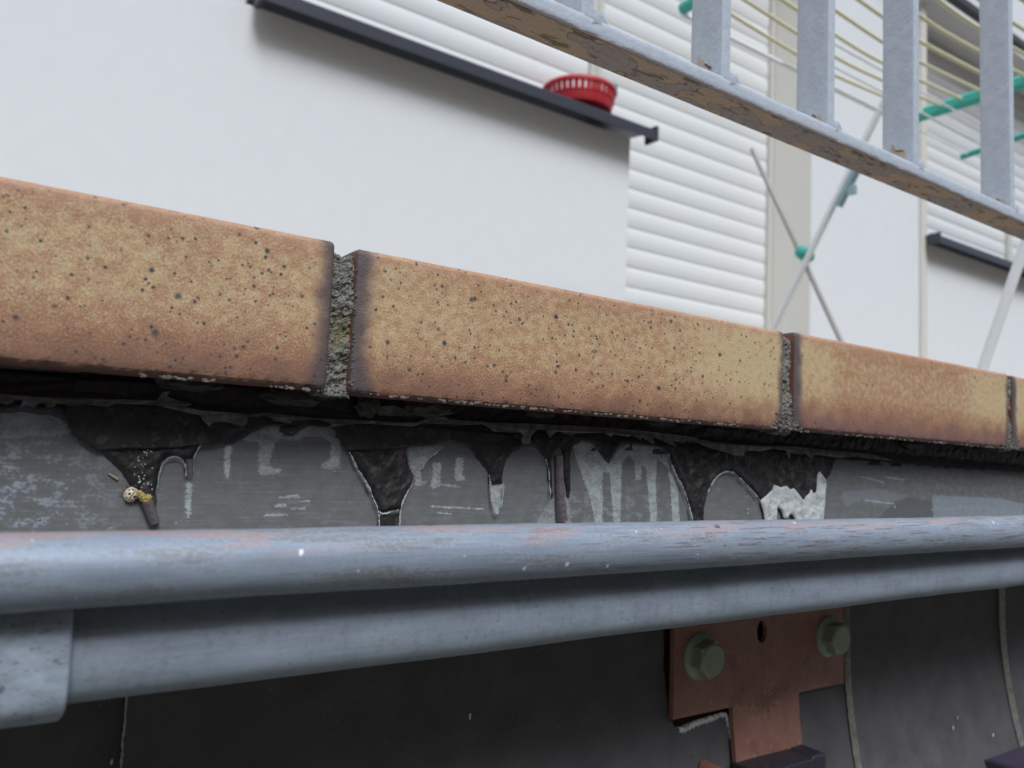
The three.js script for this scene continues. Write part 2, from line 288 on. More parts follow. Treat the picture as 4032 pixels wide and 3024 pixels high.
// ---------------------------------------------------------------- flashing sheet behind the gutter with its black bitumen coating
const COAT = [[-900, 1590], [-300, 1606], [0, 1622], [129, 1628], [196, 1636], [235, 1646], [262, 1656], [274, 1681], [298, 1716], [313, 1734], [357, 1752], [396, 1779], [435, 1820], [470, 1853], [498, 1889], [517, 1916], [548, 1963], [568, 1991], [580, 2018], [584, 2064], [602, 2066], [617, 2060], [617, 2010], [619, 1940], [623, 1881], [631, 1846], [644, 1818], [662, 1801], [686, 1795], [709, 1799], [725, 1814], [733, 1838], [734, 1868], [746, 1870], [758, 1866], [763, 1811], [769, 1789], [787, 1753], [808, 1735], [845, 1722], [870, 1726], [881, 1742], [887, 1751], [911, 1751], [924, 1744], [953, 1730], [982, 1713], [1007, 1697], [1040, 1681], [1069, 1676], [1242, 1677], [1311, 1684], [1326, 1706], [1340, 1735], [1351, 1753], [1376, 1778], [1387, 1804], [1409, 1847], [1438, 1891], [1467, 1952], [1490, 2012], [1500, 2017], [1540, 2010], [1577, 2003], [1596, 1955], [1626, 1901], [1636, 1882], [1622, 1855], [1612, 1829], [1607, 1795], [1607, 1760], [1666, 1752], [1735, 1746], [1772, 1732], [1795, 1726], [1818, 1734], [1841, 1756], [1868, 1782], [1884, 1809], [1914, 1842], [1924, 1862], [1930, 1906], [1955, 1908], [1983, 1905], [1987, 1848], [1997, 1815], [2027, 1779], [2063, 1762], [2093, 1757], [2120, 1767], [2140, 1789], [2150, 1806], [2159, 1831], [2164, 1885], [2168, 1940], [2176, 1970], [2182, 1940], [2178, 1850], [2180, 1795], [2192, 1775], [2205, 1765], [2216, 1775], [2221, 1803], [2226, 1880], [2236, 1955], [2246, 1962], [2250, 1900], [2250, 1810], [2256, 1768], [2268, 1742], [2291, 1733], [2316, 1736], [2335, 1744], [2354, 1765], [2373, 1790], [2385, 1809], [2401, 1826], [2411, 1812], [2420, 1787], [2439, 1761], [2465, 1749], [2588, 1755], [2613, 1761], [2629, 1784], [2648, 1828], [2670, 1882], [2692, 1923], [2715, 1986], [2734, 2070], [2770, 2070], [2777, 1998], [2789, 1935], [2805, 1900], [2827, 1872], [2853, 1857], [2872, 1854], [2897, 1865], [2922, 1890], [2951, 1919], [2979, 1951], [2995, 1970], [3020, 1990], [3100, 2000], [3200, 1990], [3245, 1930], [3258, 1890], [3270, 1868], [3283, 1840], [3299, 1805], [3395, 1809], [3575, 1827], [3829, 1845], [4032, 1852], [4300, 1865], [4300, 1745], [3000, 1640], [1500, 1545], [0, 1450], [-900, 1400]];
{
  const fl = thing('edge_flashing', 'weathered grey zinc apron sheet under the tiles with black bitumen coating run down in lobes', 'flashing', V(0.4, -0.06, SZ));
  // the sheet's print: deposits with outlines of their own, traced where they lie
  const W = 2048, H = 320, X0 = 0, X1 = 0.72, Y0 = -0.075, Y1 = 0.035;
  const cv = document.createElement('canvas'); cv.width = W; cv.height = H; const cx = cv.getContext('2d');
  cx.fillStyle = '#000'; cx.fillRect(0, 0, W, H);
  const poly = (pts, col) => { cx.fillStyle = col; cx.beginPath(); pts.forEach(([a, b], i) => { const q = atZ(a, b, SZ), x = (q.x - X0) / (X1 - X0) * W, y = (q.y - Y0) / (Y1 - Y0) * H; if (i) cx.lineTo(x, y); else cx.moveTo(x, y); }); cx.closePath(); cx.fill(); };
  const line = (pts, w, col) => { cx.strokeStyle = col; cx.lineWidth = w; cx.lineCap = 'round'; cx.beginPath(); pts.forEach(([a, b], i) => { const q = atZ(a, b, SZ), x = (q.x - X0) / (X1 - X0) * W, y = (q.y - Y0) / (Y1 - Y0) * H; if (i) cx.lineTo(x, y); else cx.moveTo(x, y); }); cx.stroke(); };
  const D = '#e00000';   // red channel: pale chalky deposit, green: bluish bloom, blue: dark bare patch
  poly([[953, 1732], [1007, 1697], [1040, 1681], [1242, 1677], [1311, 1684], [1335, 1725], [1345, 1760], [1343, 1780], [1337, 1830], [1344, 1843], [1310, 1850], [1266, 1845], [1268, 1825], [1300, 1808], [1302, 1780], [1305, 1745], [1293, 1732], [1260, 1718], [1190, 1719], [1184, 1732], [1100, 1733], [1082, 1740], [1076, 1765], [1070, 1790], [1058, 1830], [1072, 1842], [1107, 1846], [1105, 1862], [1046, 1873], [1020, 1866], [1016, 1845], [1021, 1800], [1022, 1760], [1015, 1737], [975, 1737]], '#b50000');
  poly([[886, 1755], [914, 1755], [908, 1800], [905, 1850], [902, 1885], [890, 1886], [884, 1860], [883, 1800]], '#ff0000');
  poly([[734, 1876], [757, 1876], [755, 1930], [750, 2010], [745, 2040], [736, 2040], [732, 2000], [731, 1930]], '#ff0000');
  poly([[1607, 1759], [1748, 1756], [1702, 1795], [1675, 1819], [1659, 1855], [1660, 1890], [1680, 1898], [1676, 1905], [1650, 1915], [1630, 1910], [1636, 1882], [1616, 1838], [1609, 1802]], '#ca0000');
  poly([[1704, 1822], [1738, 1822], [1735, 1882], [1730, 1915], [1709, 1926], [1694, 1915], [1699, 1895], [1704, 1865]], D);
  poly([[1795, 1802], [1825, 1802], [1821, 1868], [1835, 1888], [1795, 1896], [1790, 1878]], D);
  poly([[1929, 1905], [1984, 1905], [1982, 1950], [1976, 1985], [1960, 2022], [1947, 2018], [1938, 1975], [1930, 1940]], '#ff0000');
  poly([[2256, 1758], [2291, 1736], [2328, 1742], [2360, 1777], [2398, 1828], [2430, 1777], [2465, 1750], [2594, 1757], [2629, 1787], [2639, 1840], [2670, 1916], [2677, 2062], [2648, 2062], [2639, 1900], [2629, 1840], [2588, 1806], [2582, 1885], [2588, 2062], [2563, 2062], [2553, 1948], [2544, 1840], [2525, 1834], [2525, 1890], [2503, 1891], [2499, 1822], [2477, 1790], [2449, 1822], [2442, 2062], [2417, 2062], [2408, 1948], [2401, 1860], [2373, 1860], [2373, 2062], [2344, 2062], [2319, 1942], [2284, 1853], [2268, 1806]], '#e80000');
  poly([[0, 1600], [133, 1624], [235, 1644], [266, 1669], [282, 1701], [240, 1718], [110, 1716], [90, 1724], [60, 1730], [0, 1728]], '#9a0000');
  poly([[2190, 1950], [2240, 1965], [2250, 2062], [2110, 2062], [2150, 1990]], '#700050'.replace('50', '00'));
  poly([[3670, 1950], [3937, 1961], [4032, 1986], [4032, 2060], [3677, 2060]], '#00b000');
  poly([[3320, 1935], [3460, 1925], [3575, 1950], [3518, 1975], [3450, 1985], [3400, 1965], [3330, 1995], [3310, 1960]], '#006000');
  poly([[3575, 1957], [3630, 1968], [3670, 1975], [3677, 2060], [3430, 2060], [3467, 2030], [3518, 1983]], '#0000c0');
  for (const [a, b, c, d, w] of [[1733, 1908, 1810, 1918, 2], [1130, 1955, 1170, 1952, 2], [1100, 1960, 1180, 1960, 1.5], [1180, 1975, 1220, 1973, 1.5], [1150, 2004, 1200, 2003, 1.5], [1090, 1992, 1120, 1990, 4], [1050, 2030, 1130, 2028, 2.5], [1700, 1995, 1900, 2005, 2], [1720, 2020, 1780, 2025, 2], [3390, 1876, 3480, 1900, 2], [3490, 1880, 3560, 1890, 3], [3400, 1970, 3520, 1985, 2.5]]) line([[a, b], [c, d]], w, '#f60000');
  const id = cx.getImageData(0, 0, W, H).data;
  const R = rngOf(3), dots = []; for (let i = 0; i < 70; i++) dots.push([R() * W, R() * H, 0.8 + 1.6 * R() * R(), R() > 0.6]);
  const sheetTex = tex(W, H, (u, v, i, j) => {
    const x = X0 + u * (X1 - X0), y = Y0 + v * (Y1 - Y0), mmx = x * 1000, mmy = y * 1000;
    const jx = clamp(Math.round(i + 1.3 * n2(mmx * 0.6, mmy * 0.6) + 0.6 * n2(mmx * 1.7, mmy * 1.7)), 0, W - 1), jy = clamp(Math.round(j + 0.9 * n2(mmx * 0.6 + 40, mmy * 0.6)), 0, H - 1), k = (jy * W + jx) * 4;
    const dep = id[k] / 255, bloom = id[k + 1] / 255, dark = id[k + 2] / 255;
    const st = fbm(mmx * 0.03, mmy * 0.9, 4), bl = fbm(mmx * 0.1, mmy * 0.16, 4), fi = fbm(mmx * 0.5, mmy * 0.7, 3), gr = n2(mmx * 2.2, mmy * 2.2);
    let c = mix3([110, 109, 106], [134, 133, 130], clamp(0.45 + 0.3 * st + 0.4 * bl));
    const leftB = sst(0.062, 0.02, x + 0.012 * bl) * sst(0.004, -0.012, y), b2 = sst(0.02, 0.3, bl + 0.8 * fi - 0.12 + 0.25 * st) * (leftB * 0.95 + 0.5 * sst(0.2, 0.24, x) * sst(0.31, 0.27, x) * sst(-0.008, -0.02, y) + 0.25 * sst(0.45, 0.6, x));
    c = mix3(c, [178, 186, 200], clamp(b2) * 0.72);
    c = mix3(c, [174, 188, 198], bloom * 0.85 * (0.75 + 0.5 * fi));
    c = mix3(c, [100, 100, 99], dark);
    const sp = 0.35 * sst(0.34, 0.42, st) * sst(0.02, 0.2, fi); c = mix3(c, [158, 162, 164], sp);
    const k2 = (clamp(j + 5, 0, H - 1) * W + clamp(jx + Math.round(3 * n2(mmx * 0.3, mmy * 0.3)), 0, W - 1)) * 4; c = mix3(c, [158, 162, 164], 0.28 * (id[k2] / 255) * sst(-0.3, 0.3, fi + st));
    c = mix3(c, [190, 194, 190], clamp(dep * (0.82 + 0.5 * fi + 0.15 * gr + 0.45 * bl)));
    for (const q of dots) if (Math.abs(q[0] - i) < 4 && Math.hypot(q[0] - i, q[1] - j) < q[2]) c = q[3] ? [200, 200, 196] : [48, 44, 42];
    const h = 1 + 0.05 * gr; return [c[0] * h, c[1] * h, c[2] * h];
  }, { wrap: THREE.MirroredRepeatWrapping });
  const sheet = new THREE.BoxGeometry(1.5, Y1 + 0.062, 0.0012); sheet.translate(0.5, (Y1 - 0.062) / 2, SZ - 0.0006);
  { const p = sheet.attributes.position, uv = sheet.attributes.uv; for (let i = 0; i < p.count; i++) uv.setXY(i, (p.getX(i) - X0) / (X1 - X0), (p.getY(i) - Y0) / (Y1 - Y0)); }
  part(fl, 'sheet', sheet, mat({ map: sheetTex, roughness: 0.55, metalness: 0.15, bumpMap: sheetTex, bumpScale: 0.0005 }));

  const bitTex = tex(512, 512, (u, v) => { const a = loop(u, v, 7, 4), b = loop(u + 0.4, v, 30, 3), s = n2(u * 150, v * 150); let c = mix3([32, 29, 28], [60, 54, 51], clamp(0.4 + a * 0.8 + b * 0.4)); const cr = Math.abs(loop(u + 0.1, v, 5, 3)); if (cr < 0.012) c = mix3(c, [14, 12, 12], 0.8); c = mix3(c, [96, 88, 84], 0.5 * sst(0.3, 0.6, loop(u + 0.7, v + 0.2, 9, 4) + 0.3 * b)); if (s > 0.9 && a > 0.02) c = [170, 168, 162]; return c; });
  bitTex.repeat.set(12, 12);
  const bit = mat({ map: bitTex, roughness: 0.5, bumpMap: bitTex, bumpScale: 0.0009 });
  const ragged = outline(COAT, SZ + 0.0012, 3).map((q) => new THREE.Vector2(q.x + 0.0008 * fbm(q.x * 260, q.y * 260, 3), q.y + 0.0008 * fbm(q.x * 260 + 70, q.y * 260, 3)));
  part(fl, 'bitumen_coating', blanket(ragged, SZ, 0.00095, (x, y, d) => 0.0001 + 0.0012 * Math.sqrt(clamp(d / 0.0016)) + 0.0009 * sst(0.001, 0.005, d) * fbm(x * 110, y * 110, 4) + 0.0005 * clamp(d / 0.0012) * fbm(x * 420, y * 420, 2) + 0.0005 * sst(0.0045, 0.0015, d) * clamp(d / 0.001)), bit);
  // an upper strip lapped over it, its lower edge open as a crack
  part(fl, 'bitumen_strip', slabOf(outline([[385, 1764], [500, 1761], [640, 1757], [797, 1747], [880, 1738], [990, 1690], [1070, 1668], [1250, 1670], [1330, 1690], [1370, 1765], [1500, 1764], [1606, 1755], [1700, 1745], [1772, 1726], [1840, 1744], [1900, 1740], [2000, 1720], [1500, 1560], [700, 1515], [300, 1500], [262, 1640], [300, 1712]], SZ + 0.0026, 2).map((q) => new THREE.Vector2(q.x + 0.0006 * fbm(q.x * 300, q.y * 300, 3), q.y + 0.0006 * fbm(q.x * 300 + 70, q.y * 300, 3))), SZ + 0.0017, 0.0008, { bevel: 0.0004 }), bit);
  part(fl, 'bitumen_lump', slabOf(outline([[1498, 2034], [1520, 2030], [1572, 2018], [1572, 2080], [1498, 2080]], SZ + 0.001, 2), SZ + 0.0002, 0.0009, { bevel: 0.0003 }), bit);
  // hardened round drips
  const dripTex = tex(128, 128, (u, v) => { const a = loop(u, v, 9, 4), b = loop(u, v, 26, 2); return a + 0.5 * b > 0.12 ? mix3([178, 174, 180], [132, 124, 126], clamp(0.5 + b)) : mix3([62, 50, 48], [96, 82, 80], clamp(0.5 + 2 * a)); }); dripTex.repeat.set(3, 3);
  const dripM = mat({ map: dripTex, roughness: 0.35 });
  const drip = (a, b, r, r2) => part(fl, numbered('bitumen_drip'), rod(atZ(a[0], a[1], SZ + 0.0012), atZ(b[0], b[1], SZ + 0.0014), r, 16, r2), dripM);
  drip([609, 2060], [578, 1974], 0.00165, 0.0020); drip([746, 1876], [745, 1808], 0.0011, 0.0013); drip([2204, 1990], [2200, 1792], 0.0022, 0.0019); drip([2212, 2050], [2206, 1975], 0.0028, 0.0024);
  // lime crust along the lobes
  const lime = mat({ color: rgb(178, 180, 178), roughness: 0.95 });
  const crust = (pts, r) => { const c = new THREE.CatmullRomCurve3(pts.map(([a, b]) => atZ(a, b, SZ + 0.0017)), false, 'centripetal'), g = new THREE.TubeGeometry(c, pts.length * 14, r, 6), p = g.attributes.position; for (let i = 0; i < p.count; i++) { const k = 0.0004 * r / 0.0004; const s = clamp(0.75 + 1.5 * fbm(p.getX(i) * 160, p.getY(i) * 160 + 9, 3), 0.05, 1.4), q = c.getPointAt(Math.floor(i / 7) / (pts.length * 14)); p.setXYZ(i, q.x + (p.getX(i) - q.x) * s + k * fbm(p.getX(i) * 700, p.getY(i) * 700, 2), q.y + (p.getY(i) - q.y) * s + k * fbm(p.getX(i) * 700 + 50, p.getY(i) * 700, 2), q.z + (p.getZ(i) - q.z) * s); } g.computeVertexNormals(); part(fl, numbered('lime_crust'), g, lime); };
  crust([[1376, 1780], [1387, 1806], [1409, 1849], [1437, 1893], [1466, 1953], [1489, 2014], [1494, 2075]], 0.00042);
  crust([[1574, 2075], [1578, 2010], [1595, 1957], [1625, 1903]], 0.00036);
  crust([[1492, 2016], [1512, 2024], [1545, 2013], [1577, 2008]], 0.00036);
  crust([[1636, 1884], [1660, 1852], [1676, 1818], [1703, 1794], [1748, 1757]], 0.0003);
  crust([[2629, 1788], [2646, 1832], [2668, 1884], [2690, 1925], [2712, 1988], [2730, 2070]], 0.0005);
  crust([[2789, 1937], [2805, 1903], [2827, 1875], [2853, 1860], [2872, 1857], [2897, 1868], [2922, 1893], [2951, 1922], [2979, 1954], [2997, 1975], [3015, 2020], [3030, 2070]], 0.0004);
  crust([[621, 1920], [625, 1882], [632, 1850], [646, 1822], [663, 1805], [686, 1799], [707, 1803], [722, 1817], [731, 1840], [732, 1876]], 0.00022);
  crust([[1926, 1870], [1931, 1910], [1934, 1960], [1945, 2010], [1955, 2024], [1966, 2012], [1978, 1970], [1984, 1910]], 0.00032);
  crust([[762, 1860], [766, 1800], [788, 1758], [808, 1739]], 0.0002);
  crust([[2148, 1806], [2160, 1850], [2164, 1900], [2168, 1960]], 0.00026);
  const RS = rngOf(44), sp = []; for (let i = 0; i < 60; i++) { const big = i < 34, a = big ? 560 + 70 * (RS() + RS() - 1) + 10 : 300 + RS() * 1350, b = big ? 1840 + 160 * (RS() - 0.45) : 1680 + 60 * RS(); if (a > 608 && b > 1790) continue; sp.push(lump(atZ(a, b, SZ + 0.0020), 0.00012 + 0.0002 * RS() * RS(), 1, 1.3, 0.6, i, 1, 0.5)); }
  part(fl, 'dust_specks', mergeGeometries(sp), mat({ color: rgb(214, 212, 206), roughness: 1 })).userData = { kind: 'stuff' };
  // broken plaster patch
  const plTex = tex(256, 256, (u, v) => { const a = loop(u, v, 6, 4), b = loop(u, v, 22, 2); return mix3([196, 197, 192], [146, 152, 158], sst(0.0, 0.5, a + 0.3 * b)); }); plTex.repeat.set(14, 14);
  const lumpy = (o) => blanket(o, SZ + 0.0016, 0.0006, (x, y, d) => 0.0009 * Math.sqrt(clamp(d / 0.001)) + 0.0011 * sst(0, 0.003, d) * fbm(x * 110, y * 110, 3));
  const plM = mat({ map: plTex, roughness: 0.95, bumpMap: plTex, bumpScale: 0.0003 });
  part(fl, 'plaster_patch', lumpy(outline([[2996, 1972], [3020, 1951], [3042, 1928], [3049, 1908], [3077, 1919], [3099, 1913], [3115, 1928], [3128, 1922], [3144, 1941], [3163, 1966], [3180, 1990], [3190, 2075], [3150, 2075], [3125, 2030], [3108, 2028], [3104, 2044], [3088, 2040], [3080, 2012], [3062, 2000], [3058, 2075], [3020, 2075], [3008, 2010]], SZ + 0.002, 2)), plM);
  part(fl, 'plaster_patch', lumpy(outline([[3166, 1968], [3188, 1944], [3196, 1926], [3204, 1942], [3216, 1936], [3220, 1872], [3229, 1856], [3242, 1872], [3256, 1892], [3252, 1940], [3240, 2075], [3186, 2075]], SZ + 0.002, 2)), plM);
}

// ---------------------------------------------------------------- peeling membrane hanging from under the tiles
{
  const z = SZ + 0.0062, mem = thing('peeling_membrane', 'torn grey film strips hanging in the dark gap under the tile edge', 'membrane', V(0.4, 0.0, z));
  const ft = tex(256, 256, (u, v) => { const a = loop(u, v, 8, 4), b = loop(u, v, 40, 2); return mix3([84, 80, 75], [132, 127, 120], clamp(0.5 + a + 0.4 * b)); }); ft.repeat.set(14, 14);
  const fm = mat({ map: ft, roughness: 0.8, side: THREE.DoubleSide });
  const strips = [
    [[-120, 1590], [0, 1587], [31, 1595], [47, 1587], [55, 1575], [90, 1575], [80, 1607], [102, 1595], [121, 1599], [139, 1611], [145, 1595], [161, 1585], [180, 1591], [186, 1603], [212, 1603], [223, 1589], [298, 1599], [329, 1591], [423, 1601], [462, 1587], [462, 1575], [235, 1566], [0, 1552], [-120, 1545]],
    [[462, 1590], [540, 1592], [615, 1596], [744, 1626], [787, 1634], [798, 1652], [821, 1679], [830, 1666], [874, 1657], [903, 1663], [946, 1677], [971, 1670], [978, 1641], [1044, 1637], [1065, 1645], [1080, 1659], [1109, 1659], [1148, 1668], [1151, 1658], [1181, 1659], [1242, 1652], [1279, 1659], [1308, 1670], [1290, 1683], [1322, 1681], [1387, 1668], [1500, 1668], [1500, 1659], [1242, 1646], [1047, 1625], [982, 1631], [787, 1616], [615, 1578], [462, 1572]],
    [[1450, 1668], [1549, 1674], [1609, 1679], [1636, 1676], [1662, 1665], [1715, 1668], [1782, 1678], [1848, 1673], [1898, 1670], [1924, 1685], [1947, 1701], [1981, 1700], [2010, 1705], [2052, 1703], [2067, 1716], [2055, 1731], [2063, 1749], [2085, 1746], [2092, 1716], [2105, 1697], [2120, 1691], [2145, 1695], [2154, 1711], [2169, 1723], [2183, 1711], [2199, 1698], [2253, 1716], [2272, 1706], [2370, 1704], [2404, 1719], [2411, 1709], [2474, 1720], [2484, 1712], [2531, 1734], [2520, 1718], [2575, 1749], [2565, 1718], [2664, 1760], [2654, 1736], [2692, 1747], [2702, 1736], [2750, 1746], [2750, 1723], [2493, 1693], [2272, 1676], [2050, 1667], [1947, 1665], [1848, 1655], [1765, 1652], [1742, 1643], [1682, 1648], [1636, 1664], [1550, 1662], [1450, 1656]],
    [[2713, 1740], [2745, 1744], [2802, 1767], [2856, 1780], [2890, 1792], [2924, 1796], [2926, 1780], [2944, 1773], [2998, 1777], [3045, 1767], [3093, 1773], [3109, 1805], [3114, 1783], [3150, 1792], [3169, 1786], [3194, 1805], [3205, 1790], [3296, 1802], [3355, 1798], [3452, 1809], [3520, 1815], [3431, 1787], [3250, 1773], [3125, 1759], [2966, 1756], [2808, 1740], [2713, 1724]],
    [[460, 1572], [620, 1577], [640, 1545], [672, 1540], [660, 1560], [700, 1575], [760, 1590], [740, 1600], [620, 1590]],
    [[1480, 1600], [1560, 1596], [1600, 1610], [1700, 1606], [1760, 1640], [1640, 1640], [1500, 1636]],
  ];
  strips.forEach((s, i) => part(mem, numbered('film_strip'), slabOf(outline(s, z + 0.001, 1), z, 0.00025, { wave: i > 3 ? -0.002 : 0.0022, freq: 55, seed: i * 9 }), fm));
  // the uncut upper part of the membrane, running back under the tiles
  const g = new THREE.PlaneGeometry(1.3, 0.02, 260, 8), p = g.attributes.position;
  for (let i = 0; i < p.count; i++) { const x = p.getX(i) + 0.45, v = (p.getY(i) + 0.01) / 0.02, y = 0.0105 - 0.0115 * x + 0.007 * v + 0.0012 * fbm(x * 40, 5, 3); p.setXYZ(i, x, y, SZ + 0.0045 - 0.003 * v + 0.0015 * fbm(x * 50, v * 2, 3)); }
  g.computeVertexNormals(); part(mem, 'membrane_sheet', g, mat({ color: rgb(58, 55, 52), roughness: 0.9, side: THREE.DoubleSide }));
  // clots of dark mortar caught above it
  const R = rngOf(77), bits = []; for (let i = 0; i < 9; i++) { const x = 0.03 + R() * 0.6; bits.push(lump(V(x, 0.0195 - 0.003 * R(), SZ + 0.001 + 0.004 * R()), 0.003 + 0.003 * R(), 2.2, 0.6, 0.7, i * 3.7, 4, 0.45)); }
  bits.push(lump(V(0.128, 0.016, SZ + 0.006), 0.0045, 1, 1, 0.8, 4, 4, 0.5), lump(V(0.155, 0.0165, SZ + 0.006), 0.005, 2, 0.7, 0.8, 9, 4, 0.5));
  part(mem, 'mortar_clots', mergeGeometries(bits), mat({ color: rgb(84, 78, 68), roughness: 1 })).userData = { kind: 'stuff' };
}

// ---------------------------------------------------------------- gutter
{
  const bz = -0.2171, by = -0.0319, br = 0.009;
  const gut = thing('gutter', 'weathered blue grey half round zinc gutter with rolled front bead', 'gutter', V(0.4, -0.075, -0.262));
  const L0 = -0.35, L1 = 1.35;
  const R = rngOf(8), specks = []; for (let i = 0; i < 130; i++) specks.push([R() * 2048, R() * 128, 0.5 + 1.6 * R() ** 3, R() > 0.25]);
  const beadTex = tex(2048, 128, (u, v, i, j) => {          // u: 0.85 m of length, v: once round (0 = top, going to the front)
    const x = u * 850, a = v * 56.5, bl = fbm(x * 0.018, a * 0.09 + 3, 4), st = fbm(x * 0.018, a * 1.2, 4), fi = fbm(x * 0.28, a * 0.5, 3), gr2 = n2(x * 1.4, a * 1.4);
    let c = mix3([128, 136, 147], [156, 165, 177], clamp(0.55 + 0.55 * bl + 0.15 * fi + 0.4 * st));
    const grime = sst(0.05, 0.4, bl + 0.6 * st + 0.5 * fi - 0.1); c = mix3(c, [112, 110, 108], grime * 0.6);
    const rust = sst(0.06, 0.26, fbm(x * 0.014 + 30, a * 0.1, 3) + 0.35 * st - 0.02) * sst(12, 7, a + 3 * bl); c = mix3(c, [176, 142, 136], rust * 0.6);
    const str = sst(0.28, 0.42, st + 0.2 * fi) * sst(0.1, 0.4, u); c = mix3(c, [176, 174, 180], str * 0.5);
    const str2 = sst(0.3, 0.44, -st); c = mix3(c, [98, 80, 78], str2 * 0.6 * sst(0.05, 0.4, u + 0.2 * bl));
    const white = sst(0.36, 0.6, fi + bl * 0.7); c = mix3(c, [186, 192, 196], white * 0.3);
    for (const q of specks) if (Math.abs(q[0] - i) < 4 && Math.hypot(q[0] - i, q[1] - j) < q[2]) c = q[3] ? [226, 230, 234] : [120, 78, 70];
    const h = 1 + 0.06 * gr2; return [c[0] * h, c[1] * h, c[2] * h];
  });
  const prof = []; for (let k = 0; k < 40; k++) { const t = k / 40 * 2 * Math.PI; prof.push([by + br * Math.cos(t), bz + br * Math.sin(t)]); }
  const closeSeam = (g, pr) => { const p = g.attributes.uv, n = p.count; for (let t = 0; t < n; t += 3) { const v = [p.getY(t), p.getY(t + 1), p.getY(t + 2)], hi = Math.max(...v); if (hi > 0.8) for (let k = 0; k < 3; k++) if (v[k] < 0.2) p.setY(t + k, v[k] + 1); } return g; };
  const bead = closeSeam(sweep(prof, L0, L1, 340, { crease: 1.0, disp: (x, y, z) => 0.00018 * fbm(x * 30, y * 60 + z * 30, 3) + 0.0003 * n2(x * 6, 2), uvOf: (x, y, z, i) => [(x + 0.02) / 0.85, i / 40] }));
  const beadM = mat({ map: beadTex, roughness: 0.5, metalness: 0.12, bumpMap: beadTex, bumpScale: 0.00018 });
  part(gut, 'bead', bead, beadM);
  const bodyTex = tex(1024, 256, (u, v) => {                 // u: 0.85 m, v: round the section, front lip to back lip
    const x = u * 850, a = v * 190, bl = fbm(x * 0.02 + 9, a * 0.05, 4), fi = fbm(x * 0.2, a * 0.3, 3), st = fbm(x * 0.02, a * 0.8, 4), run = fbm(x * 0.16, a * 0.03 + 2, 3), g2 = n2(x * 1.2, a * 1.2);
    let c = mix3([142, 150, 160], [166, 175, 186], clamp(0.55 + 0.5 * bl + 0.35 * st + 0.3 * run));
    c = mix3(c, [124, 130, 132], 0.35 * sst(0.05, 0.5, run + 0.4 * fi - 0.3 * bl));
    c = mix3(c, [104, 104, 104], 0.5 * sst(0.5, 0.7, fi + 0.2 * g2));
    const h = 1 + 0.035 * g2; return [c[0] * h, c[1] * h, c[2] * h];
  });
  // section of the box-like gutter: bulging front, rounded lower corner, flat floor, back (y, z)
  const shell = (outer, t) => {
    const o = new THREE.CatmullRomCurve3(outer.map(([y, z]) => V(0, y, z)), false, 'centripetal').getSpacedPoints(70).map((p) => [p.y, p.z]), inn = o.map((p, i) => { const a = o[Math.max(0, i - 1)], b = o[Math.min(o.length - 1, i + 1)], dy = b[0] - a[0], dz = b[1] - a[1], l = Math.hypot(dy, dz); return [p[0] - dz / l * t, p[1] + dy / l * t]; });
    return [...o.map((p, i) => [...p, i / 70]), ...inn.map((p, i) => [...p, i / 70]).reverse()];
  };
  const bp = shell([[-0.0300, -0.2250], [-0.0345, -0.2287], [-0.0390, -0.2308], [-0.0435, -0.2298], [-0.0475, -0.2270], [-0.0515, -0.2248], [-0.0555, -0.2238], [-0.06, -0.2241], [-0.0633, -0.2256], [-0.0658, -0.2285], [-0.0675, -0.233], [-0.069, -0.245], [-0.0695, -0.262], [-0.069, -0.283], [-0.065, -0.297], [-0.058, -0.301], [-0.04, -0.3015], [-0.03, -0.3015]], 0.0009), bodyM = mat({ map: bodyTex, roughness: 0.46, metalness: 0.12, bumpMap: bodyTex, bumpScale: 0.0001 });
  part(gut, 'body', sweep(bp, L0 + 0.001, L1 - 0.001, 220, { crease: 0.6, disp: (x, y, z) => 0.0004 * n2(x * 7, z * 20) + 0.00012 * fbm(x * 40, y * 60, 2), uvOf: (x, y, z, i) => [(x + 0.02) / 0.85, bp[i][2]] }), bodyM);
  const sleeveTex = tex(256, 512, (u, v) => { const a = fbm(u * 10, v * 20, 4), b = fbm(u * 40, v * 80, 3), g2 = n2(u * 160, v * 320); let c = mix3([144, 152, 161], [176, 185, 196], clamp(0.6 + 0.8 * a + 0.4 * b)); if (b > 0.4 && a < 0.1) c = mix3(c, [98, 96, 92], 0.7); return [c[0] * (1 + 0.04 * g2), c[1] * (1 + 0.04 * g2), c[2] * (1 + 0.04 * g2)]; });
  const sp = shell([[-0.034, -0.2305], [-0.038, -0.2268], [-0.042, -0.2238], [-0.0465, -0.2217], [-0.051, -0.2206], [-0.0555, -0.2201], [-0.0605, -0.2205], [-0.0645, -0.2213], [-0.0668, -0.2230], [-0.0685, -0.2255], [-0.0702, -0.2290], [-0.0722, -0.236], [-0.0735, -0.25], [-0.074, -0.268], [-0.0735, -0.288], [-0.069, -0.3025], [-0.05, -0.3055], [-0.032, -0.306]], 0.0030);
  const sl = part(gut, 'connector_sleeve', sweep(sp, -0.15, 0.0278, 60, { endR: 0.0012, crease: 0.8, disp: (x, y, z) => 0.0002 * fbm(x * 60, z * 60, 2), uvOf: (x, y, z, i) => [(x + 0.15) / 0.178, sp[i][2]] }), mat({ map: sleeveTex, roughness: 0.5, metalness: 0.1, bumpMap: sleeveTex, bumpScale: 0.00015 }));
  sl.userData.label = 'thicker grey connector sleeve at the end of the gutter run';
  const so = mat({ color: rgb(122, 130, 142), roughness: 0.5, metalness: 0.2 });
  part(gut, 'solder_spot', lump(V(0.246, by + 0.0072, bz + 0.0052), 0.0016, 1, 0.6, 0.6, 3, 3, 0.25), so);
  part(gut, 'solder_spot', lump(V(0.0135, -0.0585, -0.2206), 0.0013, 1, 1.1, 0.5, 5, 3, 0.5), so);
}

